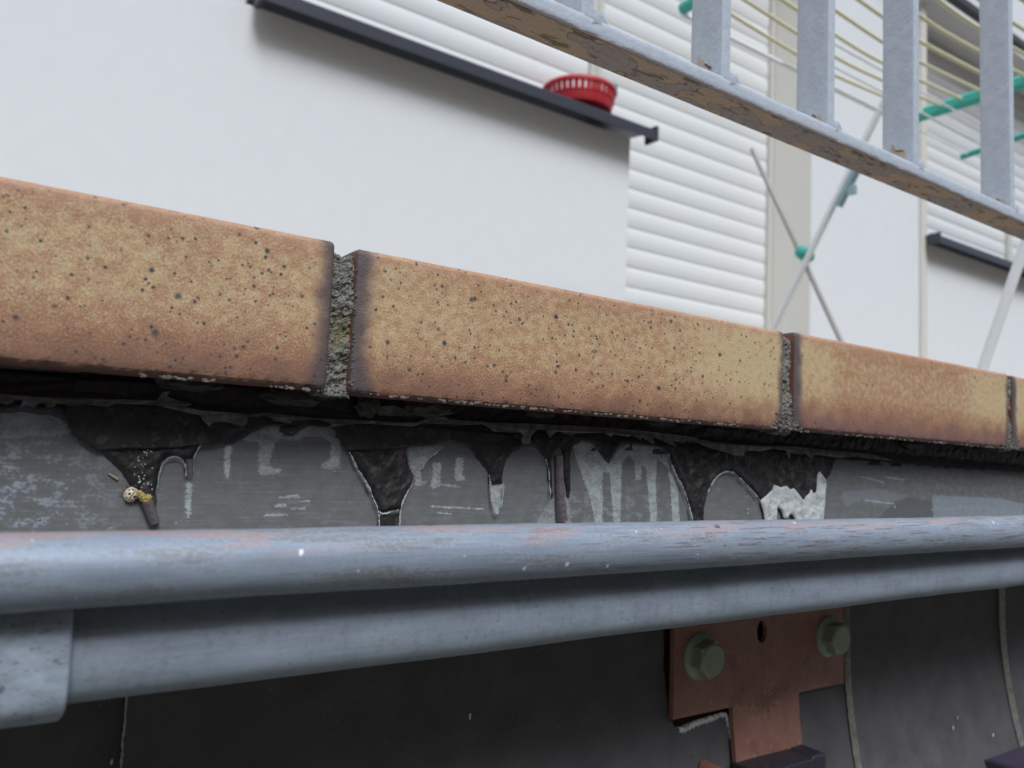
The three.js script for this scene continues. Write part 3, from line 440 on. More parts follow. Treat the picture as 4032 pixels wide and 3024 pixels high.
// ---------------------------------------------------------------- dark cladding panels under the gutter
const edgeZ = (y) => { const s = clamp((-0.112 - y) / 0.1, 0, 4), q = s < 1.3 ? s * s : 1.69 + 2.6 * (s - 1.3) * 0.5; return -0.330 + 0.012 * q; };
{
  const clad = thing('cladding', 'dark brown grey fibre cement cladding panels with pale chipped side edges', 'cladding', V(0.4, -0.46, -0.33));
  const pt = tex(512, 512, (u, v) => { const a = loop(u, v, 5, 4), b = loop(u, v, 60, 2), s = n2(u * 210, v * 210); let c = mix3([78, 75, 76], [98, 95, 96], clamp(0.5 + 0.8 * a + 0.5 * b)); c = mix3(c, [96, 92, 90], 0.5 * sst(0.3, 0.6, loop(u + 0.2, v, 3, 5) + 0.3 * b)); if (s > 0.985) c = [180, 178, 172]; return c; }); pt.repeat.set(5, 5);
  const et = tex(128, 128, (u, v) => { const a = loop(u, v, 10, 4), b = loop(u, v, 30, 2); return mix3([186, 178, 164], [228, 221, 208], clamp(0.5 + a + 0.5 * b)); }); et.repeat.set(40, 40);
  const face = mat({ map: pt, roughness: 0.72, bumpMap: pt, bumpScale: 0.0001, side: THREE.DoubleSide }), edge = mat({ map: et, roughness: 1, bumpMap: et, bumpScale: 0.0006, side: THREE.DoubleSide });
  const T = 0.0048, Y0 = -0.46, Y1 = -0.058, edges = [-0.5, 0.0613, 0.523, 0.7525, 1.0, 1.3];
  // cut-out round the bracket in the second panel
  const hp = [[2606, 2440], [2612, 2500], [2616, 2560], [2612, 2620], [2622, 2700], [2628, 2790], [2640, 2845], [2660, 2874], [2690, 2868], [2730, 2850], [2780, 2834], [2820, 2820], [2852, 2816], [2858, 2832], [2862, 2880], [2872, 2930], [2880, 3000], [2880, 3060]];
  const h = hp.map(([a, b]) => { const q = atZ(a, b, -0.3335); return new THREE.Vector2(q.x, q.y); }), cut = [];
  for (let i = 0; i < h.length; i++) { const a = h[i], b = h[i + 1] ?? h[i]; for (let j = 0; j < 6; j++) { const t = j / 6; cut.push(new THREE.Vector2(a.x + (b.x - a.x) * t + 0.0009 * fbm(i * 3 + t * 3, 2, 3), a.y + (b.y - a.y) * t + 0.0009 * fbm(i * 3 + t * 3, 22, 3))); } }
  const ring = [...cut, new THREE.Vector2(0.445, h[h.length - 1].y), new THREE.Vector2(0.445, -0.085), new THREE.Vector2(h[0].x, -0.085)];
  const inside = (x, y) => { let c = false; for (let i = 0, j = ring.length - 1; i < ring.length; j = i++) { const a = ring[i], b = ring[j]; if ((a.y > y) !== (b.y > y) && x < (b.x - a.x) * (y - a.y) / (b.y - a.y) + a.x) c = !c; } return c; };
  const near = (x, y) => { let best = [1, x, y]; for (let i = 0, j = ring.length - 1; i < ring.length; j = i++) { const a = ring[j], b = ring[i], dx = b.x - a.x, dy = b.y - a.y, t = clamp(((x - a.x) * dx + (y - a.y) * dy) / (dx * dx + dy * dy + 1e-12)), px = a.x + dx * t, py = a.y + dy * t, d = Math.hypot(px - x, py - y); if (d < best[0]) best = [d, px, py]; } return best; };
  const steps = (a, b, fa, fb, fine, coarse) => { const o = []; let v = a; while (v < b - 1e-6) { o.push(v); v += v >= fa - 1e-6 && v < fb ? fine : Math.min(coarse, v < fa ? Math.max(fine, fa - v) : coarse); } o.push(b); return o; };
  for (let k = 0; k < 5; k++) {
    const xa = edges[k], xb = edges[k + 1] + 0.02, holed = k === 1, zAt = (x, y) => edgeZ(y) - 0.0062 * clamp((x - xa) / (xb - xa));
    const xs = holed ? steps(xa, xb, 0.338, 0.448, 0.0011, 0.012) : steps(xa, xb, 9, 9, 1, 0.02), ys = holed ? steps(Y0, Y1, -0.215, -0.08, 0.0011, 0.004) : steps(Y0, Y1, 9, 9, 1, 0.003);
    const jag = (y) => 0.0005 * fbm(y * 300, k * 3, 3), pos = [], uv = [], idx = [], id = (i, j) => j * xs.length + i;
    ys.forEach((y0) => xs.forEach((x0, i) => { let x = i ? x0 : x0 + jag(y0), y = y0; if (holed && x > 0.335 && x < 0.449 && y > -0.22 && y < -0.08) { const q = near(x, y); if (q[0] < 0.00075) { x = q[1]; y = q[2]; } } pos.push(x, y, zAt(x, y)); uv.push(x, y); }));
    for (let j = 0; j < ys.length - 1; j++) for (let i = 0; i < xs.length - 1; i++) { if (holed && inside((xs[i] + xs[i + 1]) / 2, (ys[j] + ys[j + 1]) / 2)) continue; idx.push(id(i, j), id(i + 1, j), id(i + 1, j + 1), id(i, j), id(i + 1, j + 1), id(i, j + 1)); }
    const nFace = idx.length, strip = (pts) => { const b0 = pos.length / 3; pts.forEach(([x, y], i) => { const z = zAt(x, y), r = 0.0004 * fbm(x * 500 + i * 0.7, y * 500, 2); pos.push(x, y, z, x + r, y, z - T); uv.push(i * 0.001, 0, i * 0.001, T); }); for (let i = 0; i < pts.length - 1; i++) idx.push(b0 + 2 * i, b0 + 2 * i + 1, b0 + 2 * i + 2, b0 + 2 * i + 1, b0 + 2 * i + 3, b0 + 2 * i + 2); };
    strip(ys.map((y) => [xa + jag(y), y])); if (holed) strip(cut.map((q) => [q.x, q.y]));
    const g = new THREE.BufferGeometry(); g.setAttribute('position', new THREE.Float32BufferAttribute(pos, 3)); g.setAttribute('uv', new THREE.Float32BufferAttribute(uv, 2)); g.setIndex(idx); g.addGroup(0, nFace, 0); g.addGroup(nFace, idx.length - nFace, 1); g.computeVertexNormals();
    part(clad, numbered('panel'), g, [face, edge]);
    if (holed) {   // pale torn fibres along the cut
      const tg = new THREE.TubeGeometry(new THREE.CatmullRomCurve3([7, 8, 9, 10, 11, 12, 13, 14, 15, 16].map((i) => V(h[i].x, h[i].y, zAt(h[i].x, h[i].y) - 0.0006))), 160, 0.0015, 7), p = tg.attributes.position;
      for (let i = 0; i < p.count; i++) { const x = p.getX(i), y = p.getY(i); p.setXYZ(i, x + 0.0013 * fbm(x * 420, y * 420, 3), y + 0.0016 * fbm(x * 420 + 40, y * 420, 3), p.getZ(i)); }
      tg.computeVertexNormals(); part(clad, 'torn_edge', tg, mat({ color: rgb(206, 208, 204), roughness: 1 }));
    }
  }
  part(clad, 'batten', box(0.342, 0.44, -0.2, -0.085, -0.3445, -0.3405), mat({ color: rgb(96, 78, 52), roughness: 1 }));
  const fl2 = mat({ color: rgb(214, 212, 206), roughness: 0.9 }), bits = []; const R = rngOf(31);
  for (const [a, b] of [[3770, 2825], [3753, 2866], [3911, 2895], [3991, 2820], [1082, 2770], [1476, 2983], [440, 3000], [1850, 2820], [3334, 2594]]) { const q = atZ(a, b, -0.33), z = edgeZ(q.y) - 0.0062 * 0.5, w = atZ(a, b, z + 0.0012); bits.push(lump(w, 0.0006 + 0.0004 * R(), 0.7, 1.6, 0.6, a, 1, 0.6)); }
  part(clad, 'lint_flecks', mergeGeometries(bits), fl2).userData = { kind: 'stuff' };
}

// ---------------------------------------------------------------- red bracket plate with two bolts and a black clamp
{
  const pz = (y) => -0.3292 + 0.0058 * clamp((-0.112 - y) / 0.07, 0, 1.4) ** 2;
  const br = thing('mounting_bracket', 'red brown T shaped steel plate bolted to the dark cladding under the gutter', 'bracket', V(0.43, -0.23, -0.33));
  const sc = atZ(3050, 2748, -0.325);                    // a grey scrape across the leg
  const t = tex(768, 768, (u, v) => {
    const x = 0.34 + u * 0.18, y = -0.25 + v * 0.18, a = fbm(x * 30, y * 30, 4), b = n2(x * 900, y * 900), w = fbm(x * 160, y * 160, 3), st = fbm(x * 60 + y * 20, (y - 0.25 * x) * 900, 3);
    let c = mix3([146, 102, 88], [162, 116, 101], clamp(0.5 + 0.9 * a + 0.25 * w + 0.1 * b));
    const e = ((x - sc.x) / 0.021) ** 2 + ((y - sc.y - 0.22 * (x - sc.x)) / 0.0065) ** 2; c = mix3(c, [96, 74, 64], 0.75 * sst(1.3, 0.2, e + 1.2 * w) * sst(-0.25, 0.25, st));
    c = mix3(c, [112, 80, 70], 0.3 * sst(0.15, 0.55, fbm(x * 45 + 9, y * 25, 4))); if (w > 0.46) c = mix3(c, [182, 146, 130], 0.5);
    return c;
  });
  const red = mat({ map: t, roughness: 0.5, bumpMap: t, bumpScale: 0.0002 });
  const pl = (x0, x1, x2, x3, yt, ya, yb) => [[x0, yt], [x0, ya], [x1, ya], [x1, ya - 0.004], [x1, -0.16], [x1, -0.175], [x1, -0.19], [x1, yb], [x2, yb], [x2, -0.19], [x2, -0.175], [x2, -0.16], [x2 + 0.0005, ya - 0.001], [x2 + 0.0015, ya], [x3, ya], [x3, yt]];
  const sh = new THREE.Shape(pl(0.3478, 0.3985, 0.4618, 0.5125, -0.075, -0.1455, -0.235).map((q) => new THREE.Vector2(...q)));
  const hole = new THREE.Path(); hole.absellipse(0.4265, -0.1040, 0.0052, 0.0072, 0, Math.PI * 2); sh.holes.push(hole);
  const g = new THREE.ExtrudeGeometry(sh, { depth: 0.003, bevelEnabled: true, bevelSize: 0.0003, bevelThickness: 0.0003, bevelSegments: 1, curveSegments: 16 }), p = g.attributes.position;
  for (let i = 0; i < p.count; i++) p.setZ(i, p.getZ(i) - 0.003 + pz(p.getY(i)));
  { const uv = g.attributes.uv; for (let i = 0; i < p.count; i++) uv.setXY(i, (p.getX(i) - 0.34) / 0.18, (p.getY(i) + 0.25) / 0.18); }
  g.computeVertexNormals(); part(br, 'plate', g, red);
  const bt = tex(128, 128, (u, v) => { const a = loop(u, v, 6, 4), b = loop(u, v, 24, 2); return mix3(mix3([152, 166, 146], [172, 174, 112], sst(0.05, 0.5, a)), [120, 122, 116], sst(0.15, 0.5, b + 0.3 * a)); }); bt.repeat.set(60, 60);
  const zinc = mat({ map: bt, roughness: 0.24, metalness: 0.2 }), zincUV = (q) => boxUV(q);
  for (const [x, rot, lab] of [[0.3686, 0.35, 'bolt with a grey green head'], [0.4945, 0.1, 'bolt with a yellowish green head']]) {
    const y = -0.113, z = pz(y), b = part(br, 'bolt', zincUV(rod(V(x, y, z - 0.012), V(x, y, z + 0.002), 0.006, 20)), zinc); b.userData.label = lab;
    const fl = new THREE.LatheGeometry([[0.006, 0], [0.0132, 0], [0.0136, 0.0008], [0.0134, 0.0022], [0.011, 0.0036], [0.0095, 0.0042], [0, 0.0042]].map((q) => new THREE.Vector2(...q)), 40); fl.rotateX(Math.PI / 2); fl.translate(x, y, z);
    part(b, 'washer', zincUV(fl), zinc);
    const hx = new THREE.Shape(); for (let k = 0; k < 6; k++) { const a = rot + k * Math.PI / 3; hx[k ? 'lineTo' : 'moveTo'](0.0102 * Math.cos(a), 0.0102 * Math.sin(a)); } hx.closePath();
    const hg = new THREE.ExtrudeGeometry(hx, { depth: 0.0066, bevelEnabled: true, bevelSize: 0.0006, bevelThickness: 0.0005, bevelSegments: 2 }); hg.translate(x, y, z + 0.0040);
    const cap = new THREE.LatheGeometry([[0, 0.0128], [0.0086, 0.0126], [0.0096, 0.0118], [0.0098, 0.0112]].map((q) => new THREE.Vector2(...q)), 32); cap.rotateX(Math.PI / 2); cap.translate(x, y, z - 0.0004);
    part(b, 'hex_head', mergeGeometries([zincUV(hg), zincUV(cap)]), zinc);
  }
  const ct = tex(128, 128, (u, v) => { const a = loop(u, v, 8, 4), s = n2(u * 60, v * 60); let c = mix3([40, 38, 46], [58, 55, 66], clamp(0.5 + a)); if (s > 0.93) c = [150, 150, 158]; return c; }); ct.repeat.set(20, 20);
  const blk = mat({ map: ct, roughness: 0.45 });
  const cl = part(br, 'clamp', boxUV(box(0.3965, 0.4478, -0.215, -0.1768, -0.3265, -0.3052, 0.0012)), blk); cl.userData.label = 'black metal clamp block across the foot of the plate';
  part(cl, 'clamp_cap', boxUV(box(0.4486, 0.4626, -0.215, -0.1766, -0.327, -0.3068, 0.0018)), blk);
  const rv = new THREE.CylinderGeometry(0.0042, 0.0044, 0.012, 20); rv.rotateX(Math.PI / 2); const rq = atZ(2802, 3038, -0.322); rv.translate(rq.x, rq.y, rq.z);
  part(br, 'rivet', boxUV(rv), mat({ color: rgb(150, 102, 88), roughness: 0.7 }));
}
{
  const q = atZ(3990, 2990, -0.306), x0 = atZ(3950, 3005, -0.306).x, y1 = q.y;
  const st = thing('cover_strip', 'dark purple metal cover strip low on the cladding beside the bracket', 'strip', V(0.95, y1 - 0.036, -0.30));
  part(st, 'profile', boxUV(box(x0, 1.3, y1 - 0.035, y1, -0.318, -0.282, 0.002)), mat({ color: rgb(66, 58, 74), roughness: 0.5 }));
  part(st, 'end_plate', boxUV(box(x0 - 0.0026, x0 - 0.0003, y1 - 0.036, y1 - 0.001, -0.319, -0.283, 0.0008)), mat({ color: rgb(58, 52, 66), roughness: 0.5 }));
}

// ---------------------------------------------------------------- railing
{
  const T0 = 0.2222, B0 = 0.2126, BK = -0.3238;
  const rl = thing('railing', 'light grey painted steel balcony railing with flat bars and peeling bottom rail', 'railing', V(0.5, B0, -0.312));
  const pb = bumpOf((u, v) => 0.6 * loop(u, v, 9, 3) + 0.4 * loop(u, v, 34, 2), 256, 256); pb.repeat.set(22, 22);
  const pt = tex(256, 256, (u, v) => { const a = loop(u, v, 8, 4), b = loop(u, v, 40, 2), s = n2(u * 60, v * 60); let c = mix3([182, 187, 195], [194, 199, 206], clamp(0.5 + a + 0.4 * b)); if (s > 0.965) c = [92, 92, 90]; return c; }); pt.repeat.set(9, 9);
  const paint = mat({ map: pt, bumpMap: pb, bumpScale: 0.0005, roughness: 0.42 });
  const tan = mat({ color: rgb(196, 168, 138), roughness: 0.9 }), brown = mat({ color: rgb(96, 78, 54), roughness: 1 });
  // bottom rail: rounded flat bar with a lumpy coat of paint
  const rp = dense([[T0 - 0.001, BK], [T0, BK + 0.001], [T0, RZ - 0.0016], [T0 - 0.0005, RZ - 0.0005], [T0 - 0.0016, RZ], [B0 + 0.0018, RZ], [B0 + 0.0006, RZ - 0.0005], [B0, RZ - 0.0018], [B0, BK + 0.001], [B0 + 0.001, BK]], 0.0022);
  const rail = part(rl, 'bottom_rail', sweep(rp, -0.6, 1.6, 500, { crease: 0.8, disp: (x, y, z) => 0.00022 * fbm(x * 70, y * 120 + z * 120, 3), uvOf: (x, y, z) => [x, y + z] }), paint);
  // primer laid bare on its underside, with paint flakes still hanging on
  const flake = (x, z) => 0.8 * fbm(x * 17 + 5, z * 42, 3) + 0.6 * fbm(x * 7, z * 14, 2) + 0.03 * fbm(x * 300, z * 300, 2);
  const ut = tex(2048, 128, (u, v) => {
    const x = u * 1.1, z = v * 0.0235, f = flake(x, z), w = fbm(x * 260, z * 260, 3), g2 = n2(x * 900, z * 900);
    let c = mix3([164, 160, 150], [180, 175, 164], clamp(0.5 + 0.8 * w)); if (f > 0.0) c = mix3([146, 151, 158], [160, 165, 172], clamp(0.5 + w));
    const cr = Math.min(Math.abs(f), Math.abs(f - 0.3) + 0.004); c = mix3(c, [58, 50, 44], 0.85 * sst(0.013 + 0.014 * w, 0.003, cr));
    const dirt = sst(0.3, 0.5, fbm(x * 30 + 70, z * 120, 4) + 0.16 * (v > 0.85 || v < 0.12 ? 1 : 0)); c = mix3(c, [82, 72, 58], dirt * 0.55);
    const h = 1 + 0.05 * g2; return [c[0] * h, c[1] * h, c[2] * h];
  });
  const ub = tex(2048, 128, (u, v) => { const x = u * 1.1, z = v * 0.0235, f = flake(x, z); return grey(110 + 70 * sst(-0.01, 0.01, f) + 50 * fbm(x * 200, z * 200, 3) - (Math.abs(f) < 0.01 ? 80 : 0)); }, { color: false });
  const ug = new THREE.BoxGeometry(2.16, 0.0006, 0.0208, 1, 1, 1); ug.translate(0.5, B0 - 0.00015, (RZ + BK) / 2);
  { const p = ug.attributes.position, uv = ug.attributes.uv; for (let i = 0; i < p.count; i++) uv.setXY(i, p.getX(i) / 1.1, (p.getZ(i) - BK) / 0.0235); }
  part(rail, 'primer_underside', ug, mat({ map: ut, bumpMap: ub, bumpScale: 0.0005, roughness: 0.9 })).userData.label = 'tan primer showing under cracked and flaking paint';
  const xs = [0.03, 0.135, 0.24, 0.3443, 0.4470, 0.5513, 0.7020, 0.805, 0.908], bp = (w, d) => dense([[0, 0], [0, 0]], 1);
  const barG = (h) => { const g = new RoundedBoxGeometry(0.0082, h, 0.0242, 3, 0.0011), q = g.toNonIndexed(), p = q.attributes.position, n = q.attributes.normal; return g; };
  const bg = new THREE.BoxGeometry(0.0082, 0.85, 0.0242, 4, 340, 10); { // rounded corners and a lumpy coat
    const p = bg.attributes.position, hx = 0.0041, hz = 0.0121, r = 0.0012; for (let i = 0; i < p.count; i++) { let x = p.getX(i), y = p.getY(i), z = p.getZ(i); const ix = clamp(x, -hx + r, hx - r), iz = clamp(z, -hz + r, hz - r); let dx = x - ix, dz = z - iz; const l = Math.hypot(dx, dz); const k = 0.00022 * fbm3(x * 90, y * 90, z * 90, 3); if (l > 1e-9) { x = ix + dx / l * (r + k); z = iz + dz / l * (r + k); } p.setXYZ(i, x, y, z); } bg.computeVertexNormals(); }
  const barGeo = boxUV(bg); barGeo.computeVertexNormals(); const barSmooth = toCreasedNormals(barGeo, 0.7);
  const weldG = lump(V(0, 0, 0), 0.009, 1.3, 0.85, 0.55, 4, 5, 0.3);
  xs.forEach((x, i) => {
    const b = part(rl, numbered('bar'), barSmooth, paint, V(x + 0.0041, T0 + 0.4245, RZ - 0.0124));
    part(b, 'weld', weldG, paint, V(x + 0.0095, T0 - 0.0008, RZ - 0.005));
    const chip = (pts, m, dx) => { const s = new THREE.Shape(pts.map((q) => new THREE.Vector2(q[0] / 1000, (q[1] + 0.74 * (22 - q[0])) / 1000))), g = new THREE.ExtrudeGeometry(s, { depth: 0.0005, bevelEnabled: false }); g.rotateY(-Math.PI / 2); g.translate(x - dx, T0, RZ - 0.022); part(b, 'paint_chip', g, m); };
    const k = i % 2;
    if (i > 2) {   // on the side face: along its depth (u, mm from the back) and up (mm)
      if (i === 3) { chip([[4, 0], [4.5, 7], [5.2, 3.6], [9, 4.2], [9.6, 2], [13, 1.4], [15.5, 2.2], [15, 0]], tan, -0.0002); chip([[9, 1.6], [10, 2.6], [14.8, 1.9], [13.5, 0]], brown, 0.00005); }
      else if (i === 5) { chip([[4.5, 0], [6, 6.6], [8, 3.2], [11, 4.4], [13.5, 6.2], [16, 4.6], [15.5, 0]], tan, -0.0002); chip([[6, 6.2], [8, 2.4], [13, 4.8], [15.5, 4.9], [13, 3.8], [8.2, 1.6]], brown, 0.00005); }
      else { chip([[13, 0], [15, 2.6], [17.5, 2.2], [19, 0]], tan, -0.0002); chip([[10, 0.2], [11.5, 1.4], [13.4, 0.8], [13, 0]], brown, 0.00005); }
    }
  });
  part(rl, 'handrail', boxUV(box(-0.6, 1.6, 1.07, 1.08, -0.333, -0.291, 0.002)), paint);
  for (const x of [-0.55, 1.55]) part(rl, 'post', boxUV(box(x, x + 0.03, TT + 0.0005, 1.069, -0.329, -0.299, 0.002)), paint);
}

// ---------------------------------------------------------------- house: wall, sills, roller shutters
const HX = { wl: 0.455, pe: 1.652, dr: 2.585, st: 3.352, re: 5.8 };
{
  const house = thing('house', 'white rendered house wall with closed white roller shutters and dark window sills', 'house', V(1.5, -2, -2.0));
  const wt = tex(256, 256, (u, v) => grey(228 + 3 * loop(u, v, 6, 3) + 3 * loop(u, v, 60, 2))); wt.repeat.set(2, 2);
  const white = mat({ map: wt, color: new THREE.Color(0.98, 0.975, 0.955), roughness: 0.9 });
  const W = (name, ...b) => part(house, name, box(...b), white);
  const top = 2.15, sillY = 0.995, ft = FLOOR + 0.0005, bk = -2.29;
  W('wall', -2.4, HX.wl, sillY + 0.0005, 3.2, bk, WZ);
  W('wall', -2.4, HX.pe, ft, sillY, bk, WZ);
  W('wall', HX.dr, HX.st, ft, top - 0.0005, bk, WZ);
  W('wall', HX.st + 0.0005, HX.re, ft, sillY, bk, WZ);
  W('wall', HX.wl + 0.0005, 6.4, top, 3.2, bk, WZ);
  W('wall', HX.re + 0.0005, 6.4, ft, top - 0.0005, bk, WZ);
  W('lower_wall', -2.4, 6.4, -1.9995, -0.3605, bk, -0.5);
  part(house, 'door_jamb', box(HX.dr - 0.005, HX.dr - 0.0005, ft, top - 0.001, SHZ + 0.023, WZ - 0.001), mat({ color: rgb(236, 231, 221), roughness: 0.8 }));  // cream tint on this face paints in the warm bounced light
  part(house, 'corner_trim', box(HX.st - 0.004, HX.st + 0.042, ft, top - 0.001, WZ + 0.0005, WZ + 0.012, 0.003), mat({ color: rgb(214, 208, 196), roughness: 0.8 }));
  const slatM = mat({ color: rgb(226, 225, 221), roughness: 0.5 }), guideM = mat({ color: rgb(206, 202, 192), roughness: 0.6 }), dark = mat({ color: rgb(56, 57, 66), roughness: 0.4 });
  const P = 0.0687, slatProf = []; { for (let k = 0; k <= 10; k++) { const t = k / 10, y = t * (P - 0.005); slatProf.push([y, 0.0052 * Math.sin(Math.PI * Math.min(1, 0.06 + 0.94 * t)) ** 0.75]); } slatProf.push([P - 0.0015, 0.0012], [P - 0.0015, -0.006], [0, -0.006]); }
  const shutter = (x0, x1, y0, label) => {
    const s = group(house, numbered('roller_shutter')); if (label) s.userData.label = label;
    const sg = sweep(slatProf, x0 + 0.012, x1 - 0.012, 2, { crease: 0.5 });
    for (let y = y0, i = 0; y < top - 0.01; y += P, i++) part(s, 'slat', sg, slatM, V(0, y, SHZ));
    part(s, 'guide_rail', box(x0, x0 + 0.024, y0, top - 0.001, SHZ - 0.02, SHZ + 0.022, 0.003), guideM);
    part(s, 'guide_rail', box(x1 - 0.024, x1, y0, top - 0.001, SHZ - 0.02, SHZ + 0.022, 0.003), guideM);
    part(s, 'backing', box(x0, x1, y0, top - 0.001, SHZ - 0.05, SHZ - 0.03), guideM);
  };
  shutter(HX.wl + 0.001, HX.pe - 0.001, sillY + 0.052, 'window shutter above the sill with the red basket');
  shutter(HX.pe + 0.001, HX.dr - 0.001, 0.107, 'tall balcony door shutter');
  shutter(HX.st + 0.001, 4.60, sillY + 0.052, 'shaded window shutter behind the drying rack');
  shutter(4.601, HX.re - 0.001, sillY + 0.052);
  const sill = (x0, x1, lab) => {
    const prof = [[0.978, -1.726], [1.008, -1.7255], [1.011, -1.728], [1.049, SHZ + 0.002], [1.046, SHZ + 0.002], [1.007, -1.731], [0.978, -1.7295]];
    const s = part(house, numbered('window_sill'), sweep(prof, x0, x1, 4, { crease: 0.4 }), dark); s.userData.label = lab;
    for (const x of [x0, x1 - 0.01]) part(s, 'end_cap', box(x - 0.002, x + 0.010, 0.977, 1.024, -1.775, -1.7235, 0.002), dark);
  };
  sill(0.475, 1.700, 'dark grey sill carrying the red basket'); sill(3.376, 5.75, 'dark sill under the shaded window');
}
{
  const aw = thing('awning', 'black awning bar across the wall above the shaded window', 'awning', V(4.4, 2.1, -1.72));
  part(aw, 'bar', box(2.95, 5.7, 2.105, 2.145, -1.75, -1.715, 0.004), mat({ color: rgb(22, 22, 26), roughness: 0.4 }));
  for (const x of [3.1, 5.5]) part(aw, 'arm_mount', box(x, x + 0.05, 2.09, 2.146, -1.799, -1.7505, 0.004), mat({ color: rgb(22, 22, 26), roughness: 0.4 }));
}

// ---------------------------------------------------------------- red basket on the sill and a peg beside it
{
  const c = V(1.492, 1.052, -1.865), bk = thing('red_basket', 'red plastic basket with slotted rim standing on the dark sill', 'basket', c);
  const red = mat({ color: rgb(182, 30, 40), roughness: 0.55 });
  const lathe = (pts) => { const g = new THREE.LatheGeometry(pts.map((q) => new THREE.Vector2(...q)), 48); g.translate(c.x, c.y, c.z); return g; };
  part(bk, 'bowl', lathe([[0, 0], [0.098, 0], [0.102, 0.003], [0.108, 0.034], [0.105, 0.034], [0.099, 0.005], [0, 0.004]]), red);
  part(bk, 'rim', lathe([[0.110, 0.056], [0.115, 0.056], [0.117, 0.061], [0.114, 0.071], [0.109, 0.071], [0.110, 0.056]]), red);
  const ribs = []; for (let k = 0; k < 38; k++) { const a = k / 38 * Math.PI * 2, w = k % 9 === 0 ? 0.0185 : 0.0135, g = new THREE.BoxGeometry(0.003, 0.028, w); g.rotateZ(-0.11); g.translate(0.1095, 0.045, 0); g.rotateY(a); g.translate(c.x, c.y, c.z); ribs.push(g); }
  part(bk, 'slotted_band', mergeGeometries(ribs), red);
  const q = V(1.565, 1.052, -1.80), pg = thing('clothes_peg', 'small pale teal peg clipped on the red basket rim', 'peg', V(1.575, 1.114, -1.79));
  const tealM = mat({ color: rgb(120, 176, 164), roughness: 0.5 });
  for (const s of [-1, 1]) { const g = box(1.571 + s * 0.006, 1.577 + s * 0.006, 1.111, 1.146, -1.797, -1.787, 0.001); part(pg, 'jaw', g, tealM); }
  const sp = new THREE.TorusGeometry(0.006, 0.0012, 8, 20); sp.translate(1.574, 1.124, -1.792); part(pg, 'spring', sp, mat({ color: rgb(150, 150, 150), metalness: 0.8, roughness: 0.3 }));
}

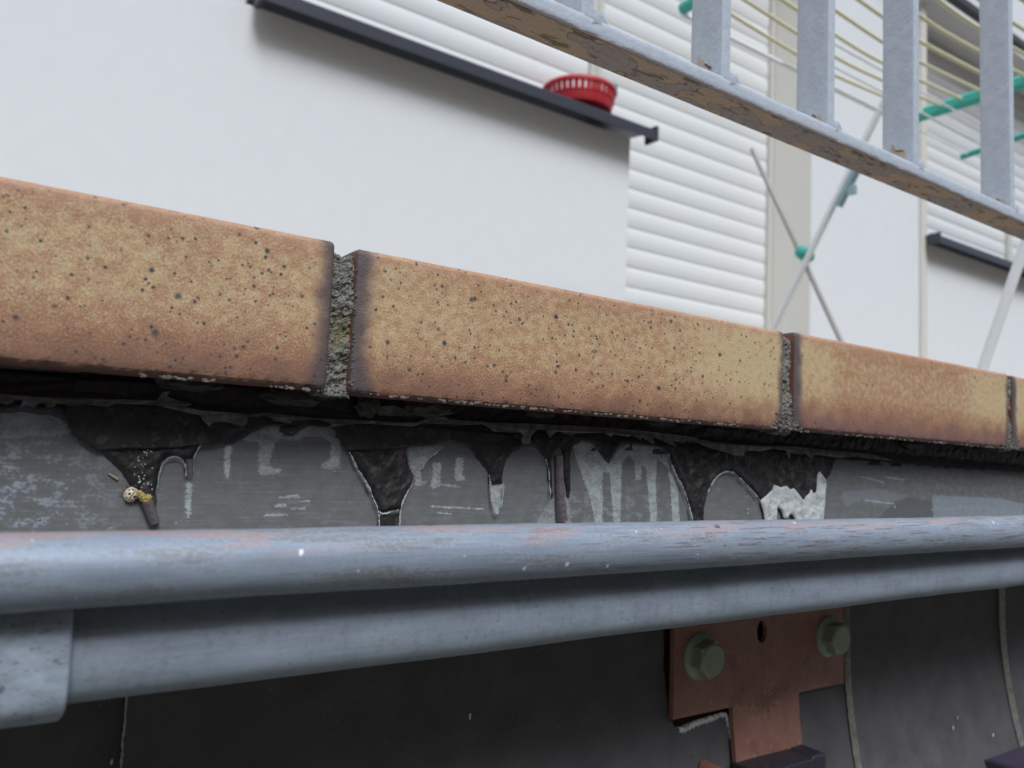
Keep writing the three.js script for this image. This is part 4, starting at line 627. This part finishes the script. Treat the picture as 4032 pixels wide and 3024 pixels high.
// ---------------------------------------------------------------- drying rack on the balcony
{
  const rk = thing('drying_rack', 'folding clothes rack with cream wires, teal plastic end bars and white crossed legs', 'rack', V(1.7, FLOOR + 0.0005, -1.1));
  const cream = mat({ color: rgb(222, 214, 176), roughness: 0.45 }), teal = mat({ color: rgb(64, 182, 166), roughness: 0.45 }), wht = mat({ color: rgb(246, 248, 248), roughness: 0.25 }), shadedWht = mat({ color: rgb(158, 155, 147), roughness: 0.4 });
  const Y = 1.0, XL = 1.235, XR = 2.148, Z0 = -1.141, dz = 0.0535, N = 9;
  for (let k = 0; k < N; k++) { const z = Z0 + dz * k; part(rk, 'wire', tube([V(XL, Y, z), V(XL + 0.3, Y - 0.018, z), V((XL + XR) / 2, Y - 0.024, z), V(XR - 0.3, Y - 0.018, z), V(XR, Y, z)], 0.0042, 20, 8), cream); }
  for (const x of [XL, XR]) {
    const g = []; for (let k = 0; k < N; k++) { const z = Z0 + dz * k, s = new THREE.CapsuleGeometry(0.013, dz * 0.72, 4, 10); s.rotateX(Math.PI / 2); s.translate(x, Y + 0.002, z + dz / 2); g.push(s); }
    g.push(rod(V(x, Y - 0.009, Z0 - 0.05), V(x, Y - 0.009, Z0 + dz * N), 0.013, 12)); part(rk, 'end_bar', mergeGeometries(g.map((q) => q.index ? q.toNonIndexed() : q)), teal);
  }
  part(rk, 'frame_tube', rod(V(XL, Y - 0.02, Z0 - 0.05), V(XR, Y - 0.02, Z0 - 0.05), 0.0052, 12), wht);
  const low = atX(3820, 606, 2.26), lw0 = atX(3785, 618, 2.26); part(rk, 'lower_bar', rod(lw0, low.clone().add(low.clone().sub(lw0).multiplyScalar(7)), 0.0085, 12), teal);
  for (let k = 0; k < 3; k++) { const a = lw0.clone().add(low.clone().sub(lw0).multiplyScalar(0.8 + k * 2.2)); part(rk, 'lower_wire', rod(V(XL + 0.2, a.y, a.z), a, 0.0024, 8), wht); }
  const XA = 1.92, a0 = atX(3045, 1290, XA), a1 = atX(3480, 400, XA), b0 = atX(3310, 1340, XA + 0.018), b1 = atX(2915, 490, XA + 0.018);
  const down = (p, q, y) => p.clone().add(q.clone().sub(p).multiplyScalar((y - p.y) / (q.y - p.y)));
  const legA = part(rk, 'leg', rod(down(a0, a1, FLOOR + 0.012), down(a0, a1, 0.965), 0.0095, 16), wht);
  part(rk, 'leg', rod(down(b0, b1, FLOOR + 0.012), down(b0, b1, 0.965), 0.0068, 16), shadedWht);  // this leg's shade is painted in, as a greyer copy of the white
  const j = atX(3165, 1000, XA + 0.005), jg = new THREE.CapsuleGeometry(0.019, 0.03, 4, 12); jg.rotateZ(Math.PI / 2 - 0.2); jg.translate(j.x + 0.004, j.y, j.z); part(rk, 'leg_joint', jg, teal);
  const k0 = atX(3300, 812, XA), k1 = atX(3372, 668, XA); part(legA, 'locking_clip', mergeGeometries([rod(k0, k1, 0.0125, 14), box(k0.x - 0.008, k0.x + 0.008, (k0.y + k1.y) / 2 - 0.022, (k0.y + k1.y) / 2 + 0.004, k0.z + 0.03, k0.z + 0.052, 0.003)].map((q) => q.index ? q.toNonIndexed() : q)), mat({ color: rgb(168, 196, 200), roughness: 0.25, metalness: 0.5 }));
  const XC = 1.22, c0 = atX(3872, 1440, XC), c1 = atX(4032, 975, XC); part(rk, 'leg', rod(down(c0, c1, FLOOR + 0.012), down(c0, c1, 0.965), 0.0072, 16), wht);
  for (const [p, q] of [[a0, a1], [b0, b1], [c0, c1]]) part(rk, 'foot', rod(down(p, q, FLOOR + 0.0008), down(p, q, FLOOR + 0.05), 0.0108, 14), teal);
}

// ---------------------------------------------------------------- ladybird, yellow grub remains, straw on the sheet
{
  const c = atZ(517, 1947, SZ + 0.0006), lb = thing('ladybird', 'cream ladybird with black spots sitting on the grey flashing', 'ladybird', c);
  const cream = mat({ color: rgb(226, 206, 178), roughness: 0.35 }), blk = mat({ color: rgb(24, 18, 16), roughness: 0.4 });
  const rot = -0.55, put = (g) => { g.rotateZ(rot); g.translate(c.x, c.y, c.z); return g; }, R = 0.0023;
  const dome = new THREE.SphereGeometry(1, 28, 16, 0, Math.PI * 2, 0, Math.PI / 2); dome.rotateX(Math.PI / 2); dome.scale(R, R * 1.12, R * 0.85); part(lb, 'wing_case', put(dome), cream);
  const on = (a, b, r, sx = 1) => { const g = new THREE.SphereGeometry(r, 10, 8), h = Math.sqrt(Math.max(0, 1 - a * a - b * b)); g.scale(sx, 1, 0.45); g.translate(a * R, b * R * 1.12, h * R * 0.85); return put(g); };
  for (const [a, b, r] of [[0.38, -0.05, 0.00042], [-0.38, -0.05, 0.00042], [0.66, 0.3, 0.0003], [-0.66, 0.3, 0.0003], [0.3, 0.55, 0.00034], [-0.3, 0.55, 0.00034], [0.35, -0.6, 0.0003], [-0.35, -0.6, 0.0003], [0.74, -0.25, 0.00026], [-0.74, -0.25, 0.00026]]) part(lb, 'spot', on(a, b, r), blk);
  part(lb, 'wing_seam', put(tube([V(0, -R * 1.1, R * 0.1), V(0, -R * 0.6, R * 0.72), V(0, 0, R * 0.85), V(0, R * 0.6, R * 0.72), V(0, R * 1.1, R * 0.1)], 0.00014, 20, 6)), blk);
  const hd = new THREE.SphereGeometry(R * 0.55, 14, 10); hd.scale(1.15, 0.6, 0.6); hd.translate(0, R * 1.2, R * 0.22); part(lb, 'head', put(hd), blk);
  for (const [a, s] of [[0.5, 1], [0, 1], [-0.5, 1], [0.5, -1], [0, -1], [-0.5, -1]]) part(lb, 'leg', put(tube([V(s * R * 0.8, a * R, R * 0.1), V(s * R * 1.15, a * R * 1.2, R * 0.14), V(s * R * 1.35, a * R * 1.5, 0.0001)], 0.00011, 8, 5)), blk);

  const g0 = [[548, 1944], [556, 1950], [563, 1958], [570, 1964], [578, 1966], [585, 1960]], gm = mat({ color: rgb(186, 162, 100), roughness: 0.8 });
  const gb = atZ(568, 1958, SZ + 0.002), gr = thing('grub', 'small crumpled yellow grub beside the cream ladybird', 'grub', gb);
  part(gr, 'body', mergeGeometries(g0.map(([a, b], i) => lump(atZ(a, b, SZ + 0.0024), 0.85 * [0.0011, 0.00115, 0.0012, 0.0013, 0.0013, 0.0012][i], 1, 1, 0.8, i * 4, 4, 0.85))), gm);

  const s0 = atZ(428, 1864, SZ + 0.0006), s1 = atZ(464, 1888, SZ + 0.0006), sw = thing('straw', 'short pale straw stuck on the grey flashing', 'straw', s0);
  part(sw, 'stalk', rod(s0, s1, 0.0003, 7, 0.0004), mat({ color: rgb(176, 166, 138), roughness: 0.9 }));
}

scene.traverse((o) => { if (o.isMesh) { o.castShadow = true; o.receiveShadow = true; } delete o.base; delete o.placed; });
renderer.render(scene, camera);
